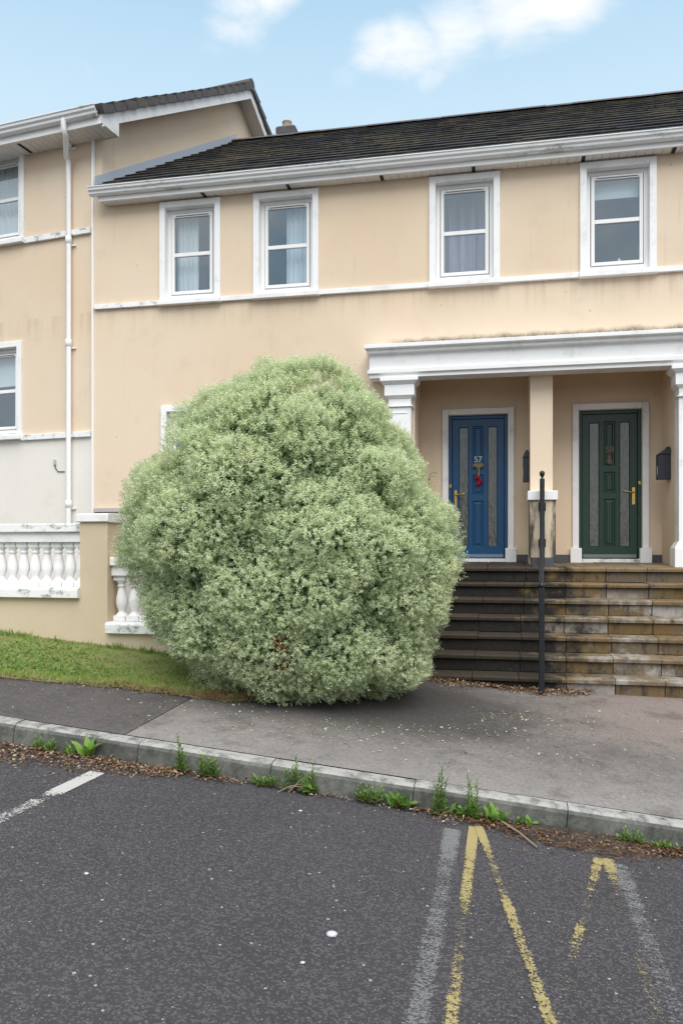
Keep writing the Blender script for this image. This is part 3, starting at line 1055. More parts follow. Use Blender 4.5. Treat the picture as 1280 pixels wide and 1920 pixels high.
def pilaster(cx):
    mb = MB()
    b = YF - .002
    mb.frustum(cx, b, .145, .215, FL(9.8) + .30, .145, .215, 1.795)                 # shaft
    for (hw0, d0, z0, hw1, d1, z1) in [(.165, .24, 1.797, .165, .24, 1.815), (.145, .22, 1.816, .145, .22, 1.90),
                                       (.15, .225, 1.901, .185, .255, 1.935), (.19, .26, 1.936, .19, .26, 2.075),
                                       (.195, .262, 2.076, .235, .30, 2.115), (.24, .305, 2.116, .24, .305, 2.165)]:
        mb.frustum(cx, b, hw0, d0, z0, hw1, d1, z1)
    mb.frustum(cx, b, .20, .27, FL(9.8) - .02, .20, .27, FL(9.8) + .22)
    mb.frustum(cx, b, .20, .27, FL(9.8) + .221, .15, .222, FL(9.8) + .30)
    # sunk panel outline on the shaft
    y = b - .215
    mb.box(cx - .095, cx + .095, y - .008, y - .0005, 1.715, 1.725)
    return mb.build('pilaster', M['white'], portico, bevel=.004)


pilaster(-1.207)
pilaster(2.265)

# porch pedestal in front of the dividing wall
pcx = at(1017, 980, 9.72).x
mb = MB()
mb.box(pcx - .155, pcx + .155, 9.73, YF + .002, at(1017, 1046, 9.73).z, at(1017, 938, 9.73).z)
ped = mb.build('pedestal', M['pedestal'], house, bevel=.004)
mb = MB()
mb.box(pcx - .178, pcx + .178, 9.70, YF + .0025, at(1017, 937.5, 9.70).z, at(1017, 920, 9.70).z)
mb.build('pedestal_cap', M['white'], ped, bevel=.006)
mb = MB()
mb.box(pcx - .125, pcx + .125, 9.715, YF - .1, FL(9.72) - .01, at(1017, 1046.5, 9.73).z)
mb.build('pedestal_foot', M['grey_plinth'], ped, bevel=.004)


# ------------------------------------------------------------------ doors
def text_mesh(s, size, depth, mat):
    cu = bpy.data.curves.new('numeral', 'FONT')
    cu.body = s
    cu.size = size
    cu.extrude = depth
    cu.align_x = 'CENTER'
    to = bpy.data.objects.new('numeral_src', cu)
    COL.objects.link(to)
    dg = bpy.context.evaluated_depsgraph_get()
    me = bpy.data.meshes.new_from_object(to.evaluated_get(dg))
    bpy.data.objects.remove(to)
    me.materials.clear()
    me.materials.append(mat)
    return me


def door(x0, x1, ztop, mat, handle_left, number, nmat):
    y = YB
    sw = .083
    pl = .13
    mb = MB()
    mb.box(x0, x0 + sw, y - .035, y + .09, fz + .19, ztop)
    mb.box(x1 - sw, x1, y - .035, y + .09, fz + .19, ztop)
    mb.box(x0 + sw + .0005, x1 - sw - .0005, y - .0345, y + .09, ztop - sw, ztop)
    sur = mb.build('door_surround', M['white'], house, bevel=.006)
    for xa in (x0 - .03, x1 - sw - .035):
        mb = MB()
        mb.box(xa, xa + sw + .065, y - .065, y + .03, fz - .02, fz + .189)
        mb.build('plinth_block', M['white'], sur, bevel=.006)
    a0, a1, zt = x0 + sw, x1 - sw, ztop - sw
    fwid = .048
    zb = fz + .085
    mb = MB()
    fy = y + .055
    mb.box(a0 + .001, a0 + fwid, fy, fy + .07, zb - .04, zt - .001)
    mb.box(a1 - fwid, a1 - .001, fy, fy + .07, zb - .04, zt - .001)
    mb.box(a0 + fwid + .0005, a1 - fwid - .0005, fy + .0005, fy + .07, zt - fwid, zt - .001)
    frm = mb.build('door_frame', mat, house, bevel=.004)
    mb = MB()
    mb.box(a0, a1, y - .02, y + .12, fz - .02, zb - .041)
    mb.build('threshold', M['white_dirty'], frm, bevel=.004)
    # leaf: stiles, rails and sunk fields
    l0, l1, z0, z1 = a0 + fwid + .006, a1 - fwid - .006, zb - .03, zt - fwid - .006
    W = l1 - l0
    ly = fy + .018
    th = .044
    gx = [(l0 + W * .125, l0 + W * .315), (l0 + W * .685, l0 + W * .875)]
    cx0, cx1 = l0 + W * .395, l0 + W * .605
    H = z1 - z0
    gz0, gz1 = z0 + H * .078, z1 - H * .055
    ps = [(z0 + H * .080, z0 + H * .412), (z0 + H * .455, z0 + H * .60), (z0 + H * .645, z1 - H * .048)]
    hol = [(a, b, gz0, gz1) for a, b in gx] + [(cx0, cx1, a, b) for a, b in ps]
    mb = MB()
    wall_panels(mb, l0, l1, z0, z1, hol, ly)
    for (a, b, c, d) in hol:                    # bevelled reveals
        e = .012
        q = ly + .016
        for A, B_, C_, D_ in (((a, ly, c), (b, ly, c), (b - e, q, c + e), (a + e, q, c + e)), ((b, ly, c), (b, ly, d), (b - e, q, d - e), (b - e, q, c + e)),
                              ((b, ly, d), (a, ly, d), (a + e, q, d - e), (b - e, q, d - e)), ((a, ly, d), (a, ly, c), (a + e, q, c + e), (a + e, q, d - e))):
            mb.quad(A, B_, C_, D_)
    for (a, b, c, d) in hol[2:]:                # raised fields
        e = .012
        q = ly + .016
        mb.quad((a + e, q, c + e), (b - e, q, c + e), (b - e, q, d - e), (a + e, q, d - e))
        i0, i1 = .026, .046
        o_ = [(a + i0, q - .001, c + i0), (b - i0, q - .001, c + i0), (b - i0, q - .001, d - i0), (a + i0, q - .001, d - i0)]
        n_ = [(a + i1, q - .012, c + i1), (b - i1, q - .012, c + i1), (b - i1, q - .012, d - i1), (a + i1, q - .012, d - i1)]
        mb.add(o_ + n_, [(0, 1, 5, 4), (1, 2, 6, 5), (2, 3, 7, 6), (3, 0, 4, 7), (4, 5, 6, 7)])
    # sides and back
    mb.box(l0, l1, ly + .03, ly + th, z0, z1)
    mb.quad((l0, ly, z0), (l0, ly + th, z0), (l0, ly + th, z1), (l0, ly, z1))
    mb.quad((l1, ly + th, z0), (l1, ly, z0), (l1, ly, z1), (l1, ly + th, z1))
    mb.prism([(ly - .022, z0 + .004), (ly - .0005, z0 + .004), (ly - .0005, z0 + .05), (ly - .006, z0 + .05)], l0 + .01, l1 - .01)   # weather bar
    leaf = mb.build('door', mat, house)
    for a, b in gx:
        mb = MB()
        mb.box(a + .011, b - .011, ly + .013, ly + .022, gz0 + .011, gz1 - .011)
        mb.build('glass_panel', M['obscure'], leaf)
    # lever handle on a long plate
    hx = l0 + W * .062 if handle_left else l1 - W * .062
    s = 1 if handle_left else -1
    hz = z0 + H * .43
    mb = MB()
    mb.box(hx - .019, hx + .019, ly - .010, ly - .0005, hz - .115, hz + .115)
    mb.ball((hx, ly - .012, hz - .055), .008, seg=8)
    pts = [(hx, ly - .008, hz + .045), (hx, ly - .05, hz + .045), (hx + s * .02, ly - .058, hz + .047), (hx + s * .12, ly - .058, hz + .062)]
    mb.tube(pts, .0095, 8)
    mb.build('handle', M['brass'], leaf, bevel=.003)
    # square lock keep on the frame
    kx = (a0 + fwid / 2) if handle_left else (a1 - fwid / 2)
    mb = MB()
    mb.box(kx - .016, kx + .016, fy - .008, fy - .0005, hz + .15, hz + .195)
    mb.ball((kx, fy - .010, hz + .172), .010, sy=.6, seg=8)
    mb.build('lock', M['brass'], frm, bevel=.002)
    nm = text_mesh(number, .115, .004, nmat)
    nz0 = z0 + H * (.690 if handle_left else .735)
    part('door_number', nm, leaf, (l0 + W * .5 - house.location.x, ly - .005 - house.location.y, nz0 - house.location.z), (rad(90), 0, 0))
    # dark hall behind, so that no light leaks round the leaf
    mb = MB()
    mb.box(a0 - .05, a1 + .05, y + .15, y + .17, fz - .1, zt + .05)
    mb.build('hall_wall', M['dark_gap'], frm)
    return l0, W, z0, H, ly, ps


d1 = door(*doors[0], M['blue'], True, '57', M['number_silver'])
d2 = door(*doors[1], M['green'], False, '58', M['number_copper'])

# hanging decoration on the blue door: bow of dried stems, ribbon, three red felt balls
l0, W, z0, H, ly, ps = d1
dec = thing('door_decoration', (l0 + W * .5, ly - .02, z0 + H * .655), 'bow of dried stems with red pompoms hanging on the blue door', 'decoration')
cx, cz = l0 + W * .5, z0 + H * .66
random.seed(3)
mb = MB()
for i in range(16):
    a = random.uniform(0, 2 * math.pi)
    r_ = random.uniform(.04, .085)
    mb.tube([(cx, ly - .018, cz), (cx + math.cos(a) * r_, ly - .03 - random.uniform(0, .02), cz + math.sin(a) * r_ * .6 + .01)], .005, 5, r1=.009)
mb.build('stem_bow', M['straw'], dec)
mb = MB()
for sg in (-1, 1):
    mb.tube([(cx + .01, ly - .03, cz), (cx + sg * .05, ly - .045, cz + .025), (cx + sg * .07, ly - .04, cz - .01), (cx + .01, ly - .032, cz)], .012, 6)
mb.tube([(cx + .01, ly - .03, cz), (cx + .012, ly - .03, cz - .10), (cx + .006, ly - .026, cz - .16)], .012, 6)
mb.build('ribbon', M['straw'], dec)
for dx, dz_ in ((-.012, -.155), (.028, -.205), (.004, -.245)):
    mb = MB()
    mb.ball((cx + dx, ly - .032, cz + dz_), .032)
    mb.build('pompom', M['red'], dec)
# knocker on the green door
l0, W, z0, H, ly, ps = d2
kn = thing('door_knocker', (l0 + W * .5, ly - .01, z0 + H * .66), 'small dull copper knocker below the number on the green door', 'door knocker')
cx, cz = l0 + W * .5, z0 + H * .70
mb = MB()
mb.box(cx - .02, cx + .02, ly - .008, ly - .0005, cz - .075, cz + .02)
mb.ball((cx, ly - .015, cz), .016)
mb.build('backplate', M['number_copper'], kn, bevel=.004)
mb = MB()
mb.tube([(cx - .004, ly - .02, cz), (cx - .03, ly - .024, cz - .04), (cx - .022, ly - .026, cz - .08), (cx, ly - .028, cz - .095), (cx + .022, ly - .026, cz - .08), (cx + .03, ly - .024, cz - .04), (cx + .004, ly - .02, cz)], .007, 8)
mb.build('ring', M['number_copper'], kn)


def letterbox(x0, x1, ztop, zbot, y0, y1, label):
    t = thing('letterbox', ((x0 + x1) / 2, y0, zbot), label, 'letterbox', 'letterboxes on the porch walls')
    mb = MB()
    mb.box(x0, x1, y0, y1, zbot, ztop - .085)
    mb.build('body', M['box_metal'], t, bevel=.004)
    mb = MB()
    mb.add([(x0 - .006, y0 - .012, ztop - .084), (x1 + .001, y0 - .012, ztop - .084), (x1 + .001, y1 + .004, ztop - .084), (x0 - .006, y1 + .004, ztop - .084),
            (x1 - .055, y0 - .012, ztop - .012), (x1 + .001, y0 - .012, ztop - .012), (x1 + .001, y1 + .004, ztop - .012), (x1 - .055, y1 + .004, ztop - .012)],
           [(0, 3, 2, 1), (4, 5, 6, 7), (0, 1, 5, 4), (1, 2, 6, 5), (2, 3, 7, 6), (3, 0, 4, 7)])
    mb.box(x1 - .045, x1 - .01, y0 + .02, y1 - .02, ztop - .012, ztop + .012)
    mb.build('lid', M['box_metal'], t, bevel=.004)
    mb = MB()
    mb.box(x0 - .004, x0 - .0005, y0 + .04, y0 + .06, zbot + .06, zbot + .16)
    mb.build('lock_plate', M['number_silver'], t)
    return t


b0, b1 = at(980.5, 845, 10.25), at(997, 903, 10.25)
letterbox(b0.x, DIV[0] - .002, b0.z, b1.z, 10.25, 10.40, 'dark letterbox on the dividing pillar beside the blue door')
b0, b1 = at(1242, 838, 10.2), at(1266, 897, 10.2)
letterbox(PORCH[1] - .15, PORCH[1] - .002, b0.z, b1.z, 10.25, 10.40, 'dark letterbox on the right porch wall beside the green door')

# curtains and blinds behind the upper windows
a, b, c, d, y = inner[0]
curtain(a - .03, a + (b - a) * .57, c - .1, d + .08, y + .05, M['curtain'], 5, 'white net curtain in the leftmost upper window of the terrace', seed=1)
a, b, c, d, y = inner[1]
curtain(a + (b - a) * .40, b + .04, c - .1, d + .08, y + .05, M['curtain'], 5, 'white net curtain in the second upper window of the terrace', seed=2)
a, b, c, d, y = inner[2]
curtain(a - .05, b + .05, c - .1, d + .08, y + .30, M['curtain_lilac'], 4.2, 'lilac curtain drawn across the upper window above the blue door', amp=.04, seed=3)
a, b, c, d, y = inner[3]
curtain(a - .01, b + .01, d - .20, d + .05, y + .02, M['blind'], 1, 'pale roller blind pulled low in the rightmost upper window', amp=.002, cat='blind', seed=4)
mb = MB()
mb.ball((a + (b - a) * .57, y - .03, c + .018), .022)
mb.ball((a + (b - a) * .57, y - .03, c + .045), .016)
tag(mb.build('ornament', M['blind']), 'tiny white ornament on the sill of the rightmost upper window', 'ornament')

# chimney behind the ridge with pot, and a lead-clad roof outlet beside it
c0 = at(540, 250, 15.6)
mb = MB()
mb.box(c0.x - .22, c0.x + .20, 15.4, 16.0, c0.z - 1.2, c0.z + .08)
ch = mb.build('chimney', M['verge'], roof, bevel=.03)
mb = MB()
mb.lathe((c0.x - .05, 15.7, c0.z + .08), [(.115, 0), (.105, .04), (.095, .2), (.105, .21), (.10, .225), (.07, .226)], 14)
for p in mb.v: pass
mb.build('roof_outlet_pot', M['terracotta'], roof)
mb = MB()
c1 = at(507, 256, 15.2)
mb.ball((c1.x, 15.2, c1.z - .03), .155, sx=1.0, sz=.9)
mb.build('roof_outlet', M['lead'], roof)

# ------------------------------------------------------------------ taller house (left), turned a little
P2 = at(191, 300, 10.02)
ROT = -rad(8.0)
LH = thing('taller_house', (P2.x, P2.y, 0), 'taller cream gabled house at the left edge with white lower wall', 'house', rotz=ROT)
LM = WM[LH.name]
LI = LM.inverted()


def atL(px, py, yl=0.0):
    d = LI.to_3x3() @ ray(px, py)
    o = LI @ Vector((0, 0, 0))
    return o + d * ((yl - o.y) / d.y)


LSOF = 5.765
EO = .36                         # eaves overhang
RO = .27                         # verge overhang
LTAN = math.tan(rad(32.3))
u0 = atL(47, 277)
u0b = atL(45.5, 456)
hU, iU = window(LH, u0.x - .93, u0.x, u0b.z, u0.z, 0, local=True, mid=.5)
g0_ = atL(42, 639)
g0b = atL(41, 824)
hG, iG = window(LH, g0_.x - .93, g0_.x, g0b.z, g0_.z, 0, local=True, mid=.5)
zs1 = atL(110, 443).z
zs0 = atL(110, 818).z
APZ = LSOF + .20 + (4.2 + EO) * LTAN
mb = MB()
wall_panels(mb, -9, 0, zs0, LSOF + .25, [hU, hG], 0)
# gable
GD = 8.4
def rz(y): return LSOF + .02 + (min(y, GD - y) + EO) * LTAN
mb.add([(0, 0, -2.2), (0, GD, -2.2), (0, GD, rz(GD)), (0, GD / 2, rz(GD / 2)), (0, 0, rz(0))], [(0, 1, 2, 3, 4)])
mb.build('wall', M['cream'], LH, local=True)
mb = MB()
wall_panels(mb, -9, -.11, -2.2, zs0, [], -.002)
mb.build('lower_wall', M['white_render'], LH, local=True)
for z_, nm in ((zs1, 0), (zs0, 1)):
    xr = atL(172, 430).x
    xr0 = u0.x if nm == 0 else g0_.x
    mb = MB()
    mb.box(xr0 + .013, xr, -.045, -.003, z_ - .035, z_ + .045)
    mb.build('string_course', M['white_dirty'], LH, local=True, bevel=.004)
    mb = MB()
    mb.box(-9, xr0 - .943, -.045, -.003, z_ - .035, z_ + .045)
    mb.build('string_course', M['white_dirty'], LH, local=True, bevel=.004)
# eaves box, fascia and gutter
mb = MB()
mb.box(-9, RO, -EO, -EO + .02, LSOF - .005, LSOF + .21)
mb.build('fascia', M['upvc'], LH, local=True, bevel=.003)
mb = MB()
mb.box(-9, RO - .021, -EO + .0205, -.001, LSOF + .021, LSOF + .04)
so = mb.build('soffit', M['upvc_soffit'], LH, local=True)
mb = MB()
mb.box(.003, .097, -EO + .0205, -.002, LSOF, LSOF + .020)
bme2 = mb.mesh('soffit_board', M['upvc_soffit'])
for i in range(32):
    part('soffit_board', bme2, so, (RO - .021 - (i + 1) * .1, 0, 0))
for px in (43,):
    q = atL(px, 266, -.2)
    mb = MB()
    mb.box(q.x - .02, q.x + .03, -EO + .06, -.03, LSOF - .004, LSOF - .0005)
    mb.build('soffit_vent', M['dark_gap'], so, local=True)
mb = MB()
mb.prism(gutter_prof(-EO - .002, LSOF + .215, .125, .12), -9, RO - .05)
mb.build('gutter', M['gutter'], LH, local=True, bevel=.002)
# roof planes
mb = MB()
zr = lambda y: LSOF + .20 + (min(y, GD - y) + EO) * LTAN
for ya, yb in ((-EO - .05, GD / 2), (GD / 2, GD + EO)):
    for off in (0, -.05):
        mb.quad((-9, ya, zr(ya) + off), (RO - .02, ya, zr(ya) + off), (RO - .02, yb, zr(yb) + off), (-9, yb, zr(yb) + off))
lroof = mb.build('roof', M['tile'], LH, local=True)
# verge: overlapping tile ends along both slopes
random.seed(8)
ll = math.hypot(GD / 2 + EO, (GD / 2 + EO) * LTAN)
nv = 17
al = math.atan(LTAN)
mb = MB()
mb.add([(-.3, 0, 0.05), (.035, 0, 0.05), (.035, ll / nv - .012, 0.008), (-.3, ll / nv + .05, 0.004),
        (-.3, 0, -.06), (.035, 0, -.07), (.035, ll / nv - .012, -.09), (-.3, ll / nv + .05, -.06)],
       [(0, 1, 2, 3), (4, 7, 6, 5), (0, 4, 5, 1), (1, 5, 6, 2), (2, 6, 7, 3), (0, 3, 7, 4)])
vme = mb.mesh('verge_tile', M['verge'])
for i in range(nv):
    y = -EO - .05 + i * (GD / 2 + EO) / nv
    part('verge_tile', vme, lroof, (RO + .01, y, zr(y) + .012 + random.uniform(-.004, .006)), (al, 0, random.uniform(-.02, .02)))
for i in range(nv):
    y = GD + EO + .05 - i * (GD / 2 + EO) / nv
    part('verge_tile', vme, lroof, (RO + .01, y, zr(y) + .012), (al, 0, math.pi), scl=(-1, 1, 1))
mb = MB()
mb.tube([(RO + .03, GD / 2, zr(GD / 2) + .01), (-2.2, GD / 2, zr(GD / 2) + .01)], .11, 10)
mb.build('ridge_tile', M['verge'], lroof, local=True)
# bargeboards with their soffits
for sgn, (ya, yb) in ((0, (-EO + .02, GD / 2)), (1, (GD / 2, GD + EO))):
    mb = MB()
    za, zb = zr(ya) - .055, zr(yb) - .055
    h_ = .20
    vs = [(RO - .02, ya, za - h_), (RO, ya, za - h_), (RO, yb, zb - h_), (RO - .02, yb, zb - h_), (RO - .02, ya, za), (RO, ya, za), (RO, yb, zb), (RO - .02, yb, zb)]
    mb.add(vs, [(0, 3, 2, 1), (4, 5, 6, 7), (0, 1, 5, 4), (1, 2, 6, 5), (2, 3, 7, 6), (3, 0, 4, 7)])
    mb.build('bargeboard', M['barge'], LH, local=True, bevel=.003)
    mb = MB()
    y2 = ya if sgn else 0.0
    y3 = GD if sgn else yb
    mb.quad((.001, y2, zr(y2) - .235), (RO - .021, y2, zr(y2) - .235), (RO - .021, y3, zr(y3) - .235), (.001, y3, zr(y3) - .235))
    mb.build('verge_soffit', M['upvc_soffit'], LH, local=True)
mb = MB()                         # boxed end of the eaves
mb.add([(RO + .001, -EO, LSOF - .005), (RO + .001, .02, LSOF - .005), (RO + .001, .02, zr(.02) - .26), (RO + .001, -EO, zr(-EO) - .06),
        (RO - .02, -EO, LSOF - .005), (RO - .02, .02, LSOF - .005), (RO - .02, .02, zr(.02) - .26), (RO - .02, -EO, zr(-EO) - .06)],
       [(0, 1, 2, 3), (7, 6, 5, 4), (0, 4, 5, 1), (1, 5, 6, 2), (3, 7, 4, 0)])
mb.box(.001, RO - .021, .0, .02, LSOF - .005, zr(0) - .24)
mb.build('eaves_box', M['barge'], LH, local=True)
# downpipe with swan neck and brackets
q = atL(128, 500, -.07)
dz0 = -1.0
mb = MB()
gx = atL(121, 235, -.40).x
mb.tube([(gx, -.42, LSOF + .12), (gx, -.42, LSOF - .02), (gx + .012, -.39, LSOF - .08), (q.x - .012, -.10, LSOF - .20), (q.x, -.065, LSOF - .26), (q.x, -.065, dz0)], .037, 12)
dp = mb.build('downpipe', M['upvc'], LH, local=True)
for py in (268, 450, 643, 945):
    z_ = atL(128, py, -.06).z
    mb = MB()
    mb.lathe((q.x, -.065, z_), [(.038, -.05), (.045, -.045), (.045, .045), (.038, .05)], 14)
    mb.build('pipe_collar', M['upvc'], dp, local=True)
    mb = MB()
    mb.box(q.x - .06, q.x + .085, -.03, -.003, z_ - .075, z_ - .055)
    mb.build('pipe_bracket', M['upvc'], dp, local=True)
# cover strip over the joint between the houses
s0 = atL(176.5, 500, -.01)
mb = MB()
mb.box(s0.x - .014, s0.x + .018, -.055, -.002, -1.2, LSOF - .002)
mb.build('cover_strip', M['upvc'], LH, local=True, bevel=.003)
# outside cable outlet
q = atL(104, 868)
mb = MB()
mb.box(q.x - .02, q.x + .018, -.03, -.003, q.z - .03, q.z + .05)
cab = mb.build('cable_outlet', M['lead'], LH, local=True, bevel=.004)
mb = MB()
e = atL(122, 884)
mb.tube([(q.x, -.015, q.z - .03), (q.x + .01, -.012, q.z - .075), (q.x + .05, -.01, e.z), (e.x, -.01, e.z - .004)], .006, 6)
mb.build('cable', M['dark_gap'], cab, local=True)
# lead flashing where the lower roof meets the gable
for i in range(4):
    ya, yb = 9.86 + i * 1.04, 9.86 + (i + 1) * 1.04 + .05
    pts = []
    for (yy, up) in ((ya, -.05), (yb, -.05), (yb, .13), (ya, .13)):
        l = LI @ Vector((0, yy, 0))
        tl = (yy - P2.y) / math.cos(ROT)
        zz = RZ0 + (yy - RY0) * TAN + up
        pts.append(Vector((.006 + i * .0025, tl, zz)))
    mb = MB()
    mb.add(pts + [p + Vector((-.005, 0, 0)) for p in pts], [(0, 1, 2, 3), (7, 6, 5, 4), (0, 4, 5, 1), (1, 5, 6, 2), (2, 6, 7, 3), (3, 7, 4, 0)])
    mb.build('flashing', M['lead'], LH, local=True)
a, b, c, d, y = iU
curtain(a - .03, b - .07, c - .1, d + .08, y + .05, M['curtain'], 6, 'white curtain in the upper window of the taller house', frame=LM, seed=5)
a, b, c, d, y = iG
curtain(a - .01, b + .01, c + (d - c) * .60, d + .05, y + .02, M['blind'], 1, 'half lowered pale blind in the lower window of the taller house', frame=LM, amp=.002, cat='blind', seed=6)

# ------------------------------------------------------------------ entrance steps
steps = thing('entrance_steps', (0.9, 7.85, -1.42), 'wide weathered sandstone steps with black stains up to the two front doors', 'steps')
SX0, SX1 = -1.72, 3.75
GO, RI = 0.277, 0.1735
random.seed(21)
core = MB()
ny, nz0_ = 9.485, -0.231
for i in range(7):
    yf = ny - i * GO + .035
    zt_ = nz0_ - i * RI - .05
    core.box(SX0 + .03, SX1 - .03, yf + .012, 10.0, zt_ - RI - (.5 if i == 6 else 0) + .002 * i, zt_)
core.build('step_core', M['mortar'], steps)
tread_meshes, riser_meshes = {}, {}
for i in range(7):
    yn = ny - i * GO                 # nosing
    zt_ = nz0_ - i * RI
    off = {0: at(1136, 1066, 9.485).x, 1: at(1137, 1098, yn).x, 2: at(1141, 1127, yn).x, 3: at(1140, 1160, yn).x, 4: at(1147, 1198, yn).x, 5: at(1150, 1236, yn).x, 6: at(1154, 1275, yn).x}[i]
    PW = 0.455
    k0 = int((SX0 - off) / PW) - 1
    xs = [off + kk * PW for kk in range(k0, k0 + 16)]
    xs = [SX0] + [x for x in xs if SX0 + .1 < x < SX1 - .1] + [SX1]
    for a, b in zip(xs[:-1], xs[1:]):
        dz_, dy_ = random.uniform(-.004, .004), random.uniform(-.006, .006)
        mb = MB()
        dep = GO + .045 if i else .34
        mb.prism([(yn + dy_ + dep, zt_ - .045), (yn + dy_ + dep, zt_ + dz_ + (.010 if i == 0 else .004)), (yn + dy_ + .012, zt_ + dz_), (yn + dy_ + .002, zt_ + dz_ - .006), (yn + dy_, zt_ + dz_ - .016), (yn + dy_ + .003, zt_ - .045)][::-1], a + .003, b - .003)
        mb.build('tread', M['tread'], steps, bevel=.003)
        ins = random.uniform(-.004, .006)
        mb = MB()
        zlow = zt_ - RI + .006 if i < 6 else zt_ - RI - .30
        mb.box(a + .004, b - .004, yn + .036 + ins, yn + .075, zlow, zt_ - .049)
        mb.build('riser', M['riser'], steps, bevel=.004)
# landing flags behind the top nosing
xs0 = [at(1136, 1066, 9.485).x + kk * .455 for kk in range(-8, 8)]
xs0 = [SX0] + [x for x in xs0 if SX0 + .1 < x < SX1 - .1] + [SX1]
rows = [9.485 + .344, 10.25, 10.86]
for r0, r1 in zip(rows[:-1], rows[1:]):
    for a, b in zip(xs0[:-1], xs0[1:]):
        dz_ = random.uniform(-.003, .003)
        mb = MB()
        mb.add([(a + .004, r0 + .004, FL(r0) + dz_), (b - .004, r0 + .004, FL(r0) + dz_), (b - .004, r1 - .004, FL(r1) + dz_), (a + .004, r1 - .004, FL(r1) + dz_),
                (a + .004, r0 + .004, FL(r0) - .05), (b - .004, r0 + .004, FL(r0) - .05), (b - .004, r1 - .004, FL(r1) - .05), (a + .004, r1 - .004, FL(r1) - .05)],
               [(0, 1, 2, 3), (4, 7, 6, 5), (0, 4, 5, 1), (1, 5, 6, 2), (2, 6, 7, 3), (3, 7, 4, 0)])
        mb.build('landing_flag', M['tread'], steps, bevel=.003)
mb = MB()
mb.box(SX0 + .03, SX1 - .03, 9.9, 10.9, -.9, FL(9.8) - .03)
mb.build('landing_bed', M['mortar'], steps)

# ------------------------------------------------------------------ handrail
hb = at(1015, 1299, 7.68)
ht = at(1016, 905, 9.62)
hr = thing('handrail', (hb.x, hb.y, hb.z), 'black metal handrail with ball finial running up the middle of the steps', 'handrail')
nl = at(1015, 1099, 7.68)
mb = MB()
mb.box(hb.x - .026, hb.x + .026, 7.655, 7.705, hb.z - .05, nl.z - .02)
mb.build('lower_post', M['black_metal'], hr, bevel=.004)
mb = MB()
mb.ball((nl.x, 7.68, nl.z + .005), .033)
mb.build('ball_cap', M['black_metal'], hr)
mb = MB()
mb.tube([(nl.x, 7.69, nl.z + .005), (ht.x, 9.60, ht.z - .02)], .024, 12)
mb.build('rail', M['black_metal'], hr)
mb = MB()
mb.box(ht.x - .028, ht.x + .028, 9.59, 9.646, at(1016, 1058, 9.62).z, at(1016, 899, 9.62).z)
up = mb.build('upper_post', M['black_metal'], hr, bevel=.004)
mb = MB()
fzz = at(1016, 899, 9.62).z
mb.lathe((ht.x, 9.618, fzz), [(.030, 0), (.030, .008), (.014, .014), (.014, .03), (.022, .04), (.031, .06), (.033, .075), (.026, .095), (.012, .105), (.002, .107)], 14)
mb.build('finial', M['black_metal'], up)
for py in (950, 1018):
    z_ = at(1016, py, 9.68).z
    mb = MB()
    mb.box(ht.x - .04, ht.x + .045, 9.6465, 9.7295, z_ - .05, z_ + .05)
    mb.build('bracket', M['black_metal'], hr, bevel=.004)

# ------------------------------------------------------------------ garden wall with balustrades
WY = 7.25
PXL, PXR = at(150, 1100, WY).x, at(201.5, 1100, WY).x
gw = thing('garden_wall', (PXL, WY, z_pave(PXL, WY)), 'low beige garden wall with pier and white balustrades beside the shrub', 'wall')
mb = MB()
zL = at(100, 1121, WY).z
zR = at(240, 1188, WY).z
XL_, XR_ = -9.5, -1.80
mb.box(XL_, PXL, WY, WY + .30, -2.3, zL)
mb.box(PXR, XR_, WY, WY + .30, -2.3, zR)
mb.build('dwarf_wall', M['wall_beige'], gw)
capb, capt = at(160, 979, WY).z, at(160, 962, WY).z
mb = MB()
mb.box(PXL, PXR, WY, WY + .315, -2.3, capb)
mb.build('pier', M['wall_beige'], gw)
mb = MB()
mb.prism([(WY - .03, capb + .0005), (WY + .345, capb + .0005), (WY + .345, capt - .01), (WY + .157, capt + .004), (WY - .03, capt - .01)], PXL - .022, PXR + .022)
mb.build('pier_cap', M['white'], gw, bevel=.008)
# baluster profile, unit height 1
BP = [(.46, 0), (.46, .13), (.40, .14), (.34, .165), (.25, .20), (.26, .23), (.36, .30), (.435, .38), (.43, .46), (.36, .58), (.27, .70), (.24, .745),
      (.31, .755), (.325, .775), (.31, .79), (.26, .80), (.27, .83), (.37, .86), (.41, .89)]


def balustrade(xa, xb, z_base0, z_base1, z_rail0, z_cop0, z_cop1, n, mats):
    """base slab, balusters, under-rail and coping between two piers"""
    yc = WY + .165
    mb = MB()
    mb.prism([(WY - .055, z_base0), (WY + .30, z_base0), (WY + .30, z_base1), (WY - .03, z_base1), (WY - .055, z_base1 - .02)], xa + (0 if xa > -4.5 else 0), xb)
    mb.build('base_slab', M['white_dirty'], gw, bevel=.006)
    hgt = z_rail0 - z_base1
    sp = (xb - xa) / n
    mb = MB()
    wq = .085
    mb.lathe((0, 0, 0), [(r_ * sp * .98, z_ * hgt) for r_, z_ in BP], 16)
    mb.box(-sp * .47, sp * .47, -sp * .47, sp * .47, 0.001, .12 * hgt)
    mb.box(-sp * .44, sp * .44, -sp * .44, sp * .44, .892 * hgt, hgt - .001)
    bm_ = mb.mesh('baluster', M['white'])
    for i in range(n):
        part('baluster', bm_, gw, (xa + (i + .5) * sp - gw.location.x, yc - gw.location.y, z_base1 - gw.location.z), bevel=.004)
    mb = MB()
    mb.box(xa + .001, xb - .001, WY + .068, WY + .262, z_rail0, z_cop0 - .0005)
    mb.build('under_rail', M['white'], gw, bevel=.006)
    mb = MB()
    mb.box(xa + .001, xb - .001, WY + .030, WY + .30, z_cop0, z_cop1)
    mb.build('coping', M['white_dirty'], gw, bevel=.008)


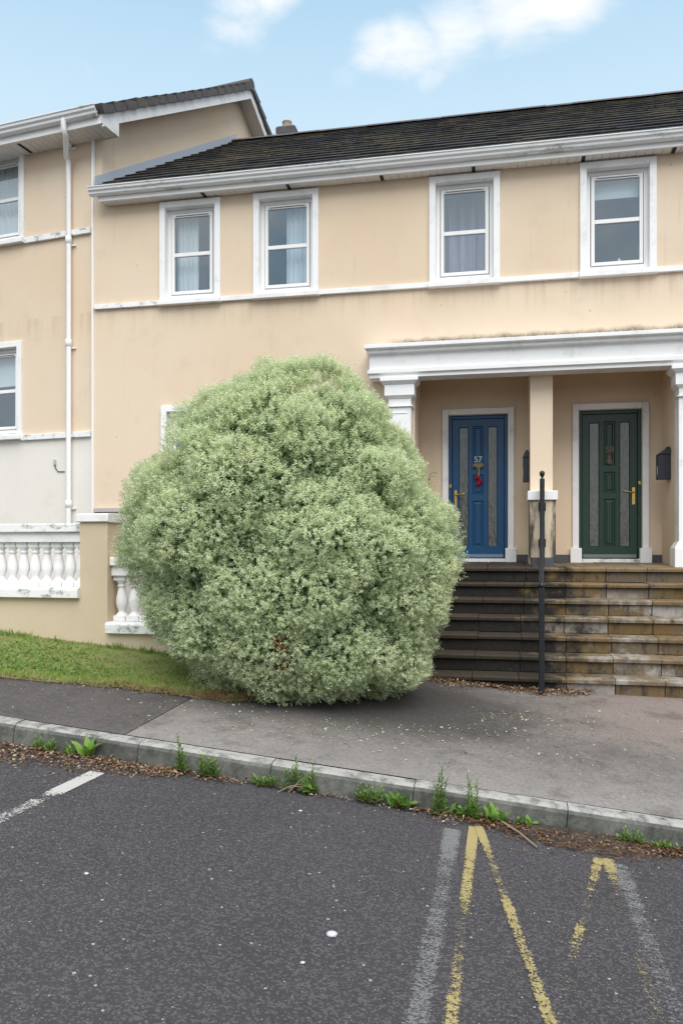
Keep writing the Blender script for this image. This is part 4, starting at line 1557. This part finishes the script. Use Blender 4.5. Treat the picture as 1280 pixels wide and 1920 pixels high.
zz = lambda px, py, y=WY + .05: at(px, py, y).z
spL = at(115, 1060, WY + .165).x - at(93.2, 1060, WY + .165).x
nL = 22
balustrade(PXL - .001 - nL * spL, PXL - .001, zL + .001, zz(100, 1101, WY), zz(100, 1017, WY + .1), zz(100, 998), zz(100, 982), nL, None)
spR = at(253, 1120, WY + .165).x - at(228.5, 1120, WY + .165).x
nR = 13
balustrade(PXR + .001, PXR + .001 + nR * spR, zR + .001, zz(240, 1167, WY), zz(240, 1080, WY + .1), zz(240, 1061), zz(240, 1045), nR, None)
# yard behind the wall
mb = MB()
mb.quad((-12, WY + .2, -1.05), (-1.6, WY + .2, -1.05), (-1.6, 10.4, -1.05), (-12, 11.6, -1.05))
mb.build('yard', M['pave'], kind='structure')
# small black garden lamp-like bollard seen through the balusters: leave the white post by the shrub
q = at(230.5, 1020, 8.6)
mb = MB()
mb.box(q.x - .02, q.x + .03, 8.58, 8.63, -1.05, at(230, 985, 8.6).z)
tag(mb.build('white_post', M['upvc'], bevel=.004), 'slim white post between the beige pier and the shrub', 'post')

# ------------------------------------------------------------------ road markings (worn sheets)
def line(name, p_near, p_far, w_near, w_far, mat, wear, up=.004, n=40):
    a, b = Vector(p_near), Vector(p_far)
    d = (b - a)
    s = Vector((d.y, -d.x, 0)).normalized()
    vs, f, wr = [], [], []
    cols = 5
    for i in range(n + 1):
        t = i / n
        c = a + d * t
        ww = w_near + (w_far - w_near) * t
        for j in range(cols):
            p = c + s * ww * (j / (cols - 1) - .5)
            vs.append((p.x, p.y, z_road(p.x, p.y) + up))
            ts = [q_[0] for q_ in wear]
            vv = np.interp(t, ts, [q_[1] for q_ in wear])
            wr.append(vv + (0.16 if j in (0, cols - 1) else 0))
    for i in range(n):
        for j in range(cols - 1):
            f.append((i * cols + j, i * cols + j + 1, (i + 1) * cols + j + 1, (i + 1) * cols + j))
    me = np_mesh(name, np.array(vs), np.array(f), mat, np.array(wr), 'wear')
    o = bpy.data.objects.new(name, me)
    return place(o, None, kind='structure')


def gr(px, py):
    return ground_hit(px, py, z_road)


def along(p, Y, q):               # extend the line p->q to depth Y
    t = (Y - p.y) / (q.y - p.y)
    return p + (q - p) * t


pts = gr(848, 1556), gr(782, 1920)
line('white_parking_line', along(pts[0], 1.2, pts[1]), pts[0], .10, .10, M['line_white'], [(0, .50), (.45, .52), (.62, .54), (.75, .60), (.85, .50), (.94, .34), (1, .40)])
pts = gr(183, 1449), gr(0, 1537)
line('white_parking_line', along(pts[0], 1.2, pts[1]), pts[0], .10, .10, M['line_white_thick'], [(0, .6), (.80, .55), (.835, .70), (.86, .25), (1, .22)])
pts = gr(1160, 1622), gr(1262, 1890)
line('white_parking_line', along(pts[0], 1.2, pts[1]), pts[0], .10, .10, M['line_white'], [(0, .7), (.5, .62), (.8, .56), (.93, .48), (1, .55)])
# yellow hatched box: two sides and a cross
y1a, y1b = gr(888, 1552), gr(845, 1915)
y4a, y4b = gr(1138, 1612), gr(1232, 1900)
line('yellow_hatch_line', along(y1a, 1.2, y1b), y1a, .052, .058, M['line_yellow'], [(0, .52), (.42, .48), (.56, .62), (.64, .66), (.70, .47), (.86, .40), (.95, .2), (1, .25)], .0045)
line('yellow_hatch_line', along(y4a, 1.2, y4b), y4a, .07, .07, M['line_yellow'], [(0, .76), (.5, .68), (.62, .62), (.7, .78), (.86, .68), (.95, .46), (1, .40)], .0045)
d2a, d2b = gr(897, 1552), gr(1030, 1915)
line('yellow_hatch_line', along(d2a, 1.2, d2b), d2a, .052, .052, M['line_yellow'], [(0, .6), (.40, .44), (.52, .5), (.62, .52), (.68, .42), (.74, .60), (.86, .56), (.94, .3), (1, .3)], .0085)
d3a, d3b = gr(1122, 1612), gr(1072, 1800)
line('yellow_hatch_line', along(d3a, 1.2, d3b), d3a, .055, .055, M['line_yellow'], [(0, .76), (.5, .68), (.60, .70), (.70, .49), (.74, .72), (.86, .62), (.94, .46), (1, .40)], .0085)

# ------------------------------------------------------------------ shrub
rs = np.random.RandomState(7)
BT = 6.92
BC = at(548, 1010, 6.70)
MPP = BC.y / (ray(548, 1010).y) / FPX       # metres per photo pixel at the shrub
SIL = [(0, 302), (5, 290), (31, 278), (52, 290), (64, 316), (81, 328), (97, 326), (112, 310), (128, 306), (145, 300), (163, 310), (178, 320), (189, 317),
       (205, 300), (217, 304), (228, 315), (246, 318), (268, 326), (288, 332), (306, 352), (318, 354), (330, 322), (341, 308), (352, 322), (360, 302)]
sa = np.array([s_[0] for s_ in SIL], float)
sr = (np.array([s_[1] for s_ in SIL], float) - 11) * MPP
camR = np.array([CY, SY, 0.0])
camF = np.array([-SY, CY, 0.0])
camU = np.array([0, 0, 1.0])
BCn = np.array(BC)


def bush_point(phi, psi, shrink=1.0):
    """phi: angle round the view-facing outline (deg), psi: -90 back .. 90 front"""
    R_ = np.interp(phi % 360, sa, sr) * shrink
    D_ = 1.12 * shrink
    c_ = np.cos(np.radians(psi)) ** 0.85
    rr = R_ * c_
    p = BCn + camR * (rr * np.cos(np.radians(phi)))[:, None] + camU * (rr * np.sin(np.radians(phi)))[:, None] - camF * (D_ * np.sin(np.radians(psi)))[:, None]
    nrm = camR * (c_ * np.cos(np.radians(phi)))[:, None] + camU * (c_ * np.sin(np.radians(phi)))[:, None] - camF * (np.sin(np.radians(psi)) * 1.2)[:, None]
    nrm /= np.linalg.norm(nrm, axis=1, keepdims=True)
    return p, nrm


# clump centres spread with rejection so that valleys stay between them
lphi, lpsi = rs.uniform(0, 360, 400), np.degrees(np.arcsin(rs.uniform(-.75, 1, 400)))
lp_, _ = bush_point(lphi, lpsi, 1.0)
lobes, lrad = [], []
for q_ in lp_:
    r_ = rs.uniform(.26, .58)
    if all(np.linalg.norm(q_ - o_) > .62 * (r_ + p_) for o_, p_ in zip(lobes, lrad)):
        lobes.append(q_); lrad.append(r_)
lobes, lrad = np.array(lobes), np.array(lrad)
cent, cn, crad = [], [], []
tries = 0
while len(cent) < 1150 and tries < 30000:
    tries += 1
    sp_ = rs.uniform(-0.75, 1)
    psi = np.degrees(np.arcsin(sp_))
    phi = rs.uniform(0, 360)
    rr = rs.uniform(.08, .17)
    p0, _ = bush_point(np.array([phi]), np.array([psi]), 1.0)
    fl = np.min(np.linalg.norm((lobes - p0[0]) * (1, 1, 1.35) + (0, 0, .10), axis=1) / lrad)
    p, n_ = bush_point(np.array([phi]), np.array([psi]), 1.0 - (.10 + .045 * abs(sp_)) * min(fl, 1.2) ** 2.6 + rs.uniform(-.03, .01))
    p, n_ = p[0], n_[0]
    ok = True
    for c_, r_ in zip(cent, crad):
        if np.linalg.norm(p - c_) < 0.56 * (rr + r_):
            ok = False
            break
    if ok:
        cent.append(p); cn.append(n_); crad.append(rr)
# outlying shoots on the right edge and crown
for px, py, rr in ((838, 968, .13), (832, 1002, .10), (852, 1042, .14), (826, 1030, .15), (790, 930, .13), (826, 1165, .10), (560, 690, .12), (640, 700, .12), (500, 700, .12), (600, 688, .10)):
    d_ = np.array(at(px, py, BC.y - .05))
    n_ = d_ - BCn
    cent.append(d_ - n_ / np.linalg.norm(n_) * .05); cn.append(n_ / np.linalg.norm(n_)); crad.append(rr)
cent, cn, crad = np.array(cent), np.array(cn), np.array(crad)
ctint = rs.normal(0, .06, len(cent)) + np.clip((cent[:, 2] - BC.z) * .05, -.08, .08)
P_, D_, T_ = [], [], []
LPS = 9
for c_, n_, r_, t_ in zip(cent, cn, crad, ctint):
    m_ = int(135 * (r_ / .18) ** 2) + 20
    a = rs.normal(size=(m_, 3))
    a /= np.linalg.norm(a, axis=1, keepdims=True)
    a += n_ * 0.75 + camU * 0.30
    a /= np.linalg.norm(a, axis=1, keepdims=True)
    rad_ = r_ * rs.uniform(.80, 1.08, m_)[:, None]
    rad_[rs.rand(m_) < .04] *= 1.35
    tip = c_ + a * rad_
    g_ = a * .60 + rs.normal(size=(m_, 3)) * .28 + camU * .42 + n_ * .45
    g_ /= np.linalg.norm(g_, axis=1, keepdims=True)
    P_.append(tip); D_.append(g_)
    T_.append(np.full(m_, t_) + rs.normal(0, .06, m_) + (rad_[:, 0] / r_ - .85) * .35)
P_, D_, T_ = np.concatenate(P_), np.concatenate(D_), np.concatenate(T_)
# each shoot: whorled pale leaves along 5-7 cm of stem
ns = len(P_)
tt = np.linspace(0, 1, LPS)
pos = P_[:, None, :] + D_[:, None, :] * (tt[None, :, None] * .055 - .035)
ang = rs.uniform(0, 2 * np.pi, (ns, 1)) + np.arange(LPS)[None, :] * 2.4
ref = np.cross(D_, rs.normal(size=(ns, 3)))
ref /= np.linalg.norm(ref, axis=1, keepdims=True)
ref2 = np.cross(D_, ref)
out = ref[:, None, :] * np.cos(ang)[..., None] + ref2[:, None, :] * np.sin(ang)[..., None]
ldir = out * (1.0 - tt[None, :, None] * .30) + D_[:, None, :] * (.12 + tt[None, :, None] * .40)
lpos = pos.reshape(-1, 3)
ldir = ldir.reshape(-1, 3) + rs.normal(size=(ns * LPS, 3)) * .12
lnor = np.repeat(D_, LPS, axis=0) + rs.normal(size=(ns * LPS, 3)) * .25
ll_ = rs.uniform(.012, .025, ns * LPS)
lt = np.repeat(T_, LPS) + np.tile(tt, ns) * .16 + rs.normal(0, .03, ns * LPS) + .59
lt = np.clip(lt, 0.02, .94)
# inner foliage: larger leaves, darker in tint
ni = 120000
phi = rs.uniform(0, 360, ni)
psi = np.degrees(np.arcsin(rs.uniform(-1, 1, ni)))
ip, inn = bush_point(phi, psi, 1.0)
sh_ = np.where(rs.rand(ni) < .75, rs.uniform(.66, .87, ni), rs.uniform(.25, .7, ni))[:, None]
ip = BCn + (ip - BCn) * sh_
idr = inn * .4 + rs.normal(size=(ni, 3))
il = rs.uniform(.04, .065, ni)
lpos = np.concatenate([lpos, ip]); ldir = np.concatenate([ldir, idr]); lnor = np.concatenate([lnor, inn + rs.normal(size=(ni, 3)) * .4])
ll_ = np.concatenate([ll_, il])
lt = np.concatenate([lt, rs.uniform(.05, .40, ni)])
# one browned twig low on the front
for py in np.linspace(1185, 1255, 12):
    pass
br = np.array(at(526, 1222, BC.y - 1.03))
db = lpos - br
bm = (np.abs(db @ camR + .02 * np.sin(db[:, 2] * 25)) < .05) & (np.abs(db[:, 2]) < .16) & (np.abs(db @ camF) < .3)
bm &= rs.rand(len(bm)) < .35 + .3 * np.sin(db[:, 2] * 30)
lt[bm] = 1.0
gz = np.array([z_pave(a_, b_) for a_, b_ in lpos[:, :2]])
keep = lpos[:, 2] > gz + .015
lpos, ldir, lnor, ll_, lt = lpos[keep], ldir[keep], lnor[keep], ll_[keep], lt[keep]
v, f = leaf_quads(lpos, ldir, lnor, ll_, ll_ * rs.uniform(.40, .58, len(ll_)))
shrub = thing('shrub', (BC.x, BC.y, z_pave(BC.x, BC.y)), 'huge rounded pale grey-green variegated shrub overhanging the pavement', 'shrub')
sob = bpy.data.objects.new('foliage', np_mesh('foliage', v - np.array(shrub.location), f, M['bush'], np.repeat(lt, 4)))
place(sob, shrub, kind='stuff')
random.seed(5)
for i in range(9):
    a = random.uniform(0, 2 * math.pi)
    e = random.uniform(.25, .75)
    b0 = Vector((BC.x + math.cos(a) * .12, BC.y + math.sin(a) * .12, z_pave(BC.x, BC.y) - .05))
    b1 = Vector((BC.x + math.cos(a) * e, BC.y + math.sin(a) * e * .7, -.3 + random.uniform(-.3, .4)))
    b2 = Vector((BC.x + math.cos(a + .3) * e * 1.5, BC.y + math.sin(a + .3) * e * .9, .6 + random.uniform(-.4, .4)))
    mb = MB()
    mb.tube([b0, (b0 + b1) / 2 + Vector((.04, .02, 0)), b1, b2], .045, 7, r1=.012)
    mb.build('trunk' if i == 0 else 'branch', M['stem'], shrub)

# ------------------------------------------------------------------ verge
E0, E1, E2 = ground_hit(0, 1271, z_pave), ground_hit(225, 1291, z_pave), ground_hit(425, 1316, z_pave)
E3 = ground_hit(560, 1322, z_pave)


def edge_y(x):
    xs_ = [-14, E0.x, E1.x, E2.x, E3.x, -1.0, -.6]
    ys_ = [E0.y - .25, E0.y, E1.y, E2.y, E3.y + .10, E3.y + .5, 7.2]
    return float(np.interp(x, xs_, ys_))


xs = np.linspace(-9, -1.75, 80)
vs, f = [], []
NV = 10
for x in xs:
    for j in range(NV):
        t = j / (NV - 1)
        y = edge_y(x) + (WY + .02 - edge_y(x)) * t + (random.uniform(-.02, .02) if j == 0 else 0)
        vs.append((x, y, z_pave(x, y) + .004 + .03 * math.sin(min(t * 6, 1) * math.pi / 2) + (.02 * t)))
for i in range(len(xs) - 1):
    for j in range(NV - 1):
        f.append((i * NV + j, (i + 1) * NV + j, (i + 1) * NV + j + 1, i * NV + j + 1))
place(bpy.data.objects.new('verge', np_mesh('verge', np.array(vs), np.array(f), M['verge_soil'], smooth=True)), None, kind='structure')
ng = 95000
gx_ = rs.uniform(-7.2, -1.8, ng)
ey = np.array([edge_y(x) for x in gx_])
tg = rs.rand(ng)
gy_ = ey - .02 + (WY - ey + .02) * tg
tone = np.sin(gx_ * 2.1 + 1) * .5 + np.sin(gy_ * 5 + gx_ * 3.3) * .35 + np.sin(gx_ * 7.7) * .25
keepg = (rs.rand(ng) < np.clip(.55 + tg * 2, 0, 1)) & (rs.rand(ng) < .86 + .14 * tone)
gx_, gy_, tg, tone, = gx_[keepg], gy_[keepg], tg[keepg], tone[keepg]
ng = len(gx_)
gzz = np.array([z_pave(a_, b_) for a_, b_ in zip(gx_, gy_)]) + .015
gd = np.stack([rs.normal(0, .55, ng), rs.normal(0, .55, ng), np.ones(ng)], 1)
gl_ = rs.uniform(.022, .046, ng) * (1 + .5 * (tg > .9))
dry = np.clip((.16 - tg) * 3, 0, .5) + np.clip((gx_ + 3.2) * .35, 0, .35)
tuft = np.sin(gx_ * 11 + np.sin(gy_ * 9) * 2) * np.sin(gy_ * 13 + np.sin(gx_ * 7) * 2)
gt_ = np.clip(.33 + tone * .16 + tuft * .14 + rs.normal(0, .15, ng) + dry, 0, 1)
gl_ = gl_ * (1 + .35 * tuft) * rs.choice([1, 1, 1, 1.5], ng)
v, f = leaf_quads(np.stack([gx_, gy_, gzz], 1), gd, rs.normal(size=(ng, 3)), gl_, rs.uniform(.004, .008, ng))
o = place(bpy.data.objects.new('grass', np_mesh('grass', v, f, M['grass'], np.repeat(gt_, 4))), None, kind='stuff')
o['label'] = 'short patchy grass on the verge below the beige wall'
o['category'] = 'grass'
# clover-like broad leaves in the lawn
nc = 4200
cx_ = rs.uniform(-6.5, -2.6, nc)
cy_ = np.array([edge_y(x) for x in cx_])
cy_ = cy_ + (WY - cy_) * rs.uniform(.12, .97, nc)
kp = np.sin(cx_ * 3.1 + cy_ * 2.2) + rs.normal(0, .5, nc) > 0
cx_, cy_ = cx_[kp], cy_[kp]
nc = len(cx_)
cz_ = np.array([z_pave(a_, b_) for a_, b_ in zip(cx_, cy_)]) + rs.uniform(.035, .055, nc)
dd = rs.normal(size=(nc, 3)); dd[:, 2] = rs.uniform(-.1, .5, nc)
v, f = leaf_quads(np.stack([cx_, cy_, cz_], 1), dd, np.tile([[0, 0, 1.0]], (nc, 1)) + rs.normal(size=(nc, 3)) * .3, rs.uniform(.022, .05, nc), rs.uniform(.014, .026, nc))
o = place(bpy.data.objects.new('clover', np_mesh('clover', v, f, M['weed'], np.repeat(rs.uniform(.1, .9, nc), 4))), None, kind='stuff')
o['label'] = 'broad-leaved clover and weeds mixed into the verge grass'
o['category'] = 'ground cover'


# ------------------------------------------------------------------ litter
def litter(name, pts, fn, mat, lmin, lmax, label, tint=(0, 1), pile=.0):
    pts = np.array(pts)
    n = len(pts)
    z_ = np.array([fn(a_, b_) for a_, b_ in pts[:, :2]]) + .006 + rs.rand(n) * pile
    dd = rs.normal(size=(n, 3))
    dd[:, 2] *= .25
    nn = np.tile([[0, 0, 1.0]], (n, 1)) + rs.normal(size=(n, 3)) * .35
    L_ = rs.uniform(lmin, lmax, n)
    v, f = leaf_quads(np.stack([pts[:, 0], pts[:, 1], z_], 1), dd, nn, L_, L_ * rs.uniform(.3, .6, n))
    o = place(bpy.data.objects.new(name, np_mesh(name, v, f, mat, np.repeat(rs.uniform(*tint, n), 4))), None, kind='stuff')
    o['label'] = label
    o['category'] = 'leaves'
    return o


def kerb_strip(pxa, pxb, n, wid):
    out = []
    xa, xb = at(pxa, 1480, YK).x, at(pxb, 1480, YK).x
    for _ in range(n):
        t = rs.rand()
        out.append((xa + (xb - xa) * t, YK - .01 - abs(rs.normal(0, wid)) * (0.4 + math.sin(t * math.pi) * .8)))
    return out


pl = kerb_strip(-200, 350, 4200, .17) + kerb_strip(300, 470, 260, .05) + kerb_strip(480, 900, 260, .035) + kerb_strip(780, 900, 300, .06)
litter('fallen_leaves', pl, z_road, M['litter'], .012, .032, 'brown dead leaves heaped along the kerb on the left', pile=.02)
pr_ = kerb_strip(880, 1300, 3000, .12)
litter('fallen_leaves', pr_, z_road, M['litter'], .010, .030, 'dark rotted leaf litter in the gutter at the right', (0, .75), pile=.025)
# mulch bed under that litter
mb = MB()
nseg = 30
for i in range(nseg):
    pass
xa, xb = at(905, 1560, YK).x, at(1262, 1600, YK).x
vs, f = [], []
for i in range(nseg + 1):
    t = i / nseg
    x = xa + (xb - xa) * t
    wd = .26 * math.sin(t * math.pi) ** .6 + .02 + random.uniform(-.015, .02)
    for j in range(6):
        s = j / 5
        y = YK - .002 - wd * s
        vs.append((x, y, z_road(x, y) + .002 + (.028 * (1 - s) ** .8 + random.uniform(0, .008) * (j < 5)) * (math.sin(t * math.pi) ** .4 + .02)))
for i in range(nseg):
    for j in range(5):
        f.append((i * 6 + j, i * 6 + j + 1, (i + 1) * 6 + j + 1, (i + 1) * 6 + j))
place(bpy.data.objects.new('gutter_soil', np_mesh('gutter_soil', np.array(vs), np.array(f), M['soil'], smooth=True)), None, kind='structure')
# at the foot of the steps
st = []
for pa, pb, n in ((770, 925, 900), (925, 1105, 1300)):
    a_, b_ = at(pa, 1300, 7.78).x, at(pb, 1300, 7.78).x
    for _ in range(n):
        t = rs.rand()
        st.append((a_ + (b_ - a_) * t, 7.845 - abs(rs.normal(0, .10)) * (0.3 + math.sin(t * math.pi))))
litter('fallen_leaves', st, z_pave, M['litter'], .014, .036, 'tan dead leaves blown against the lowest step', (.2, 1), pile=.03)
# dry fringe where the verge meets the pavement
fr_ = []
for _ in range(2600):
    x = rs.uniform(-7, -1.75)
    fr_.append((x, edge_y(x) + rs.normal(-.005, .03)))
litter('fallen_leaves', fr_, z_pave, M['litter'], .010, .026, 'dry brown leaf fringe along the edge of the verge', (.25, .95), pile=.022)
# pale leaves strewn over the pavement round the shrub
sp_ = []
while len(sp_) < 900:
    r_ = abs(rs.normal(0, .75))
    a = rs.uniform(-math.pi, 0.5)
    x, y = BC.x + .35 + math.cos(a) * (1.15 + r_) * 1.15, BC.y - .1 + math.sin(a) * (.65 + r_ * .6)
    if y > YK + .15 and (y < 7.75) and x < 3:
        sp_.append((x, y))
litter('shed_leaves', sp_, z_pave, M['pale_litter'], .014, .032, 'small pale shed leaves scattered on the pavement round the shrub', (.1, 1))
sp_ = []
for _ in range(330):
    sp_.append((rs.uniform(-4.5, 2.2), rs.uniform(YK + .2, 6.6)))
litter('shed_leaves', sp_, z_pave, M['pale_litter'], .008, .02, 'tiny pale flecks of leaf scattered thinly over the whole pavement', (.2, 1))
sp_ = [(rs.uniform(-3.4, 1.8), rs.uniform(1.8, 4.6)) for _ in range(420)]
litter('road_grit', sp_, z_road, M['pale_litter'], .004, .012, 'pale grit and crumbs scattered over the asphalt', (.3, 1))
# short dry stems along the foot of the garden wall
# ------------------------------------------------------------------ weeds in the gutter
def leaf_mesh(L, W, mat, tint, curl=.3, fold=.25):
    """a broad leaf with midrib fold and drooping tip, base at origin, pointing +Y"""
    n = 7
    vs, f, tn = [], [], []
    for i in range(n):
        t = i / (n - 1)
        wv = W * .5 * (math.sin(math.pi * min(1, t ** .75 * .97 + .03)) ** .8) + .001
        y = L * t
        z = L * (.25 * t - curl * t * t)
        wob = .004 * math.sin(i * 2.1)
        vs += [(-wv, y, z + wv * fold + wob), (0, y, z), (wv, y, z + wv * fold - wob)]
        tn += [tint + .05, tint - .12, tint + .05]
    for i in range(n - 1):
        for j in range(2):
            f.append((i * 3 + j, i * 3 + j + 1, (i + 1) * 3 + j + 1, (i + 1) * 3 + j))
    return np_mesh('leaf', np.array(vs), np.array(f), mat, np.clip(np.array(tn), 0, 1), smooth=True)


def weed(px, py, h, kind, label, seed, cat='weed'):
    R2 = random.Random(seed)
    h *= 1.15
    p = at(px, py, YK - .035)
    z0 = z_road(p.x, p.y)
    t = thing('weed', (p.x, p.y, z0), label, cat, 'weeds growing along the kerb')
    if kind in ('broad', 'both'):
        nlf = R2.randint(9, 13)
        for i in range(nlf):
            L = h * R2.uniform(.5, .95) if kind == 'broad' else .10 * R2.uniform(.6, 1.1)
            me = leaf_mesh(L, L * R2.uniform(.42, .55), M['weed'], R2.uniform(.35, .9), R2.uniform(.1, .5))
            a = i / nlf * 2 * math.pi + R2.uniform(-.4, .4)
            el = R2.uniform(.35, 1.1)
            if math.cos(a) * -1 < -.6 or math.sin(a) > .55:
                el = R2.uniform(.9, 1.3)
            part('leaf', me, t, (R2.uniform(-.05, .05), R2.uniform(-.02, .02), .01), (el, 0, a))
    if kind in ('tall', 'both', 'bushy'):
        nst = {'tall': 5, 'both': 3, 'bushy': 12}[kind]
        P, D, N, L, T = [], [], [], [], []
        ms = MB()
        for s in range(nst):
            hh = h * (1 if s == 0 else R2.uniform(.45, .85))
            bx, by = R2.uniform(-.05, .05) * (1 if kind != 'bushy' else 1.5), R2.uniform(-.02, .015)
            lx, ly_ = R2.uniform(-.12, .12) * hh * 1.5, R2.uniform(-.15, .02) * hh
            path = [Vector((bx + lx * q * q, by + ly_ * q, hh * q)) for q in (0, .33, .66, 1)]
            ms.tube(path, .0035, 5, r1=.0015)
            nl_ = int(hh / .0085)
            for i in range(nl_):
                q = (i + 1) / nl_
                c = Vector((bx + lx * q * q, by + ly_ * q, hh * q))
                a = i * 2.4 + s
                P.append(c); D.append((math.cos(a), math.sin(a), .55 + .7 * q)); N.append((0, 0, 1))
                L.append(.048 * (1.15 - .6 * q) * R2.uniform(.75, 1.2)); T.append(R2.uniform(.15, .75) + .2 * q)
        v, f = leaf_quads(np.array([tuple(q) for q in P]), np.array(D), np.array(N, float), np.array(L), np.array(L) * .36)
        ms.build('stem', M['stem'], t, local=True)
        place(bpy.data.objects.new('foliage', np_mesh('foliage', v, f, M['weed'], np.repeat(np.clip(np.array(T), 0, 1), 4))), t, kind='stuff')
    return t


weed(82, 1396, .10, 'bushy', 'small green weed at the far left of the kerb', 1)
weed(166, 1412, .14, 'broad', 'bright broad-leaved weed in the leaf litter at the left', 2)
weed(128, 1412, .08, 'broad', 'low rosette left of the bright broad-leaved weed', 12)
weed(345, 1446, .22, 'tall', 'tall leafy weed at the kerb below the pavement joint', 3)
weed(393, 1456, .14, 'bushy', 'bushy low weed just right of the tall weed near the pavement joint', 4)
weed(498, 1474, .07, 'bushy', 'tiny weed alone at the foot of the kerb below the shrub', 5)
weed(548, 1486, .20, 'tall', 'thin weed with dead stalks at the kerb below the shrub', 6)
weed(578, 1490, .17, 'both', 'ragged weed standing beside the dead stalks', 7)
weed(690, 1508, .11, 'bushy', 'small dark green weed left of the white line', 8)
weed(750, 1520, .11, 'both', 'yellow-green rosette weed nearest left of the white line', 9)
weed(825, 1532, .27, 'tall', 'tallest slender weed above the end of the white line', 10)
weed(884, 1545, .24, 'both', 'upright weed with a single spike above the yellow line', 11)
weed(858, 1545, .10, 'broad', 'broad-leaved weed between the two tall weeds', 13)
weed(932, 1552, .12, 'broad', 'glossy broad-leaved weed right of the yellow line', 14)
weed(978, 1558, .10, 'broad', 'low broad-leaved weed at the start of the dark litter', 15)
weed(1180, 1590, .09, 'bushy', 'small weed in the gutter near the right edge', 16)
weed(1242, 1604, .05, 'bushy', 'creeping flat weed at the right end of the kerb', 17)
# a self-sown sapling behind the shrub, its tip showing beside the column
tp = at(806, 884, 7.75)
sg = thing('sapling', (tp.x - .05, 7.75, -1.3), 'bright green sapling tip showing between the shrub and the white column', 'sapling')
mb = MB()
mb.tube([(tp.x - .05, 7.75, -1.3), (tp.x - .03, 7.75, tp.z - .5), (tp.x, 7.74, tp.z - .02)], .009, 6, r1=.003)
mb.build('stem', M['stem'], sg)
R3 = random.Random(9)
for i in range(16):
    q_ = i / 15
    me = leaf_mesh(R3.uniform(.05, .08), R3.uniform(.018, .026), M['weed'], R3.uniform(.6, .95), .3)
    part('leaf', me, sg, (tp.x - .035 * (1 - q_) - sg.location.x, 0, tp.z - .02 - (1 - q_) * .24 - sg.location.z), (R3.uniform(-.1, .5), 0, (-1.3 if i % 2 else 1.4) + R3.uniform(-.5, .5) + (math.pi if R3.random() < .3 else 0)))
# dead stalks by the kerb and a stick on the litter
mb = MB()
p = at(560, 1482, YK - .05)
zr_ = z_road(p.x, p.y)
for a_, b_ in (((-.13, -.05, .01), (.02, 0, .06)), ((-.06, -.03, .01), (.08, .03, .13)), ((-.1, -.02, .02), (.06, -.02, .05))):
    mb.tube([Vector((p.x, p.y, zr_)) + Vector(a_), Vector((p.x, p.y, zr_)) + (Vector(a_) + Vector(b_)) / 2 + Vector((0, 0, .012)), Vector((p.x, p.y, zr_)) + Vector(b_)], .004, 6, r1=.002)
tag(mb.build('dead_stalks', M['twig']), 'broken grey stalks leaning on the kerb below the shrub', 'twigs')
a_, b_ = gr(937, 1548), gr(1006, 1593)
mb = MB()
mb.tube([a_ + Vector((0, 0, .03)), (a_ + b_) / 2 + Vector((.01, 0, .024)), b_ + Vector((0, 0, .012))], .007, 7, r1=.005)
tag(mb.build('stick', M['twig']), 'bare stick lying across the dark litter right of the yellow line', 'stick')
# pebbles and crumbs on the road
for px, py, r_, lab in ((622, 1756, .020, 'largest white pebble on the asphalt right of centre'), (162, 1640, .0095, 'small white pebble on the asphalt at the left'),
                        (567, 1807, .008, 'cream pebble on the asphalt below the largest pebble'), (563, 1522, .010, 'grey pebble on the asphalt close to the kerb')):
    p = gr(px, py)
    bm_ = bmesh.new()
    bmesh.ops.create_icosphere(bm_, subdivisions=2, radius=r_)
    R2 = random.Random(px)
    for v_ in bm_.verts:
        v_.co = Vector((v_.co.x * 1.15, v_.co.y * .95, v_.co.z * .55)) * R2.uniform(.88, 1.1)
    me = bpy.data.meshes.new('pebble')
    bm_.to_mesh(me)
    bm_.free()
    me.polygons.foreach_set('use_smooth', [True] * len(me.polygons))
    me.materials.append(M['pebble'])
    o = bpy.data.objects.new('pebble', me)
    o.location = (p.x, p.y, p.z + r_ * .4)
    place(o)
    tag(o, lab, 'pebble', 'pebbles on the asphalt')
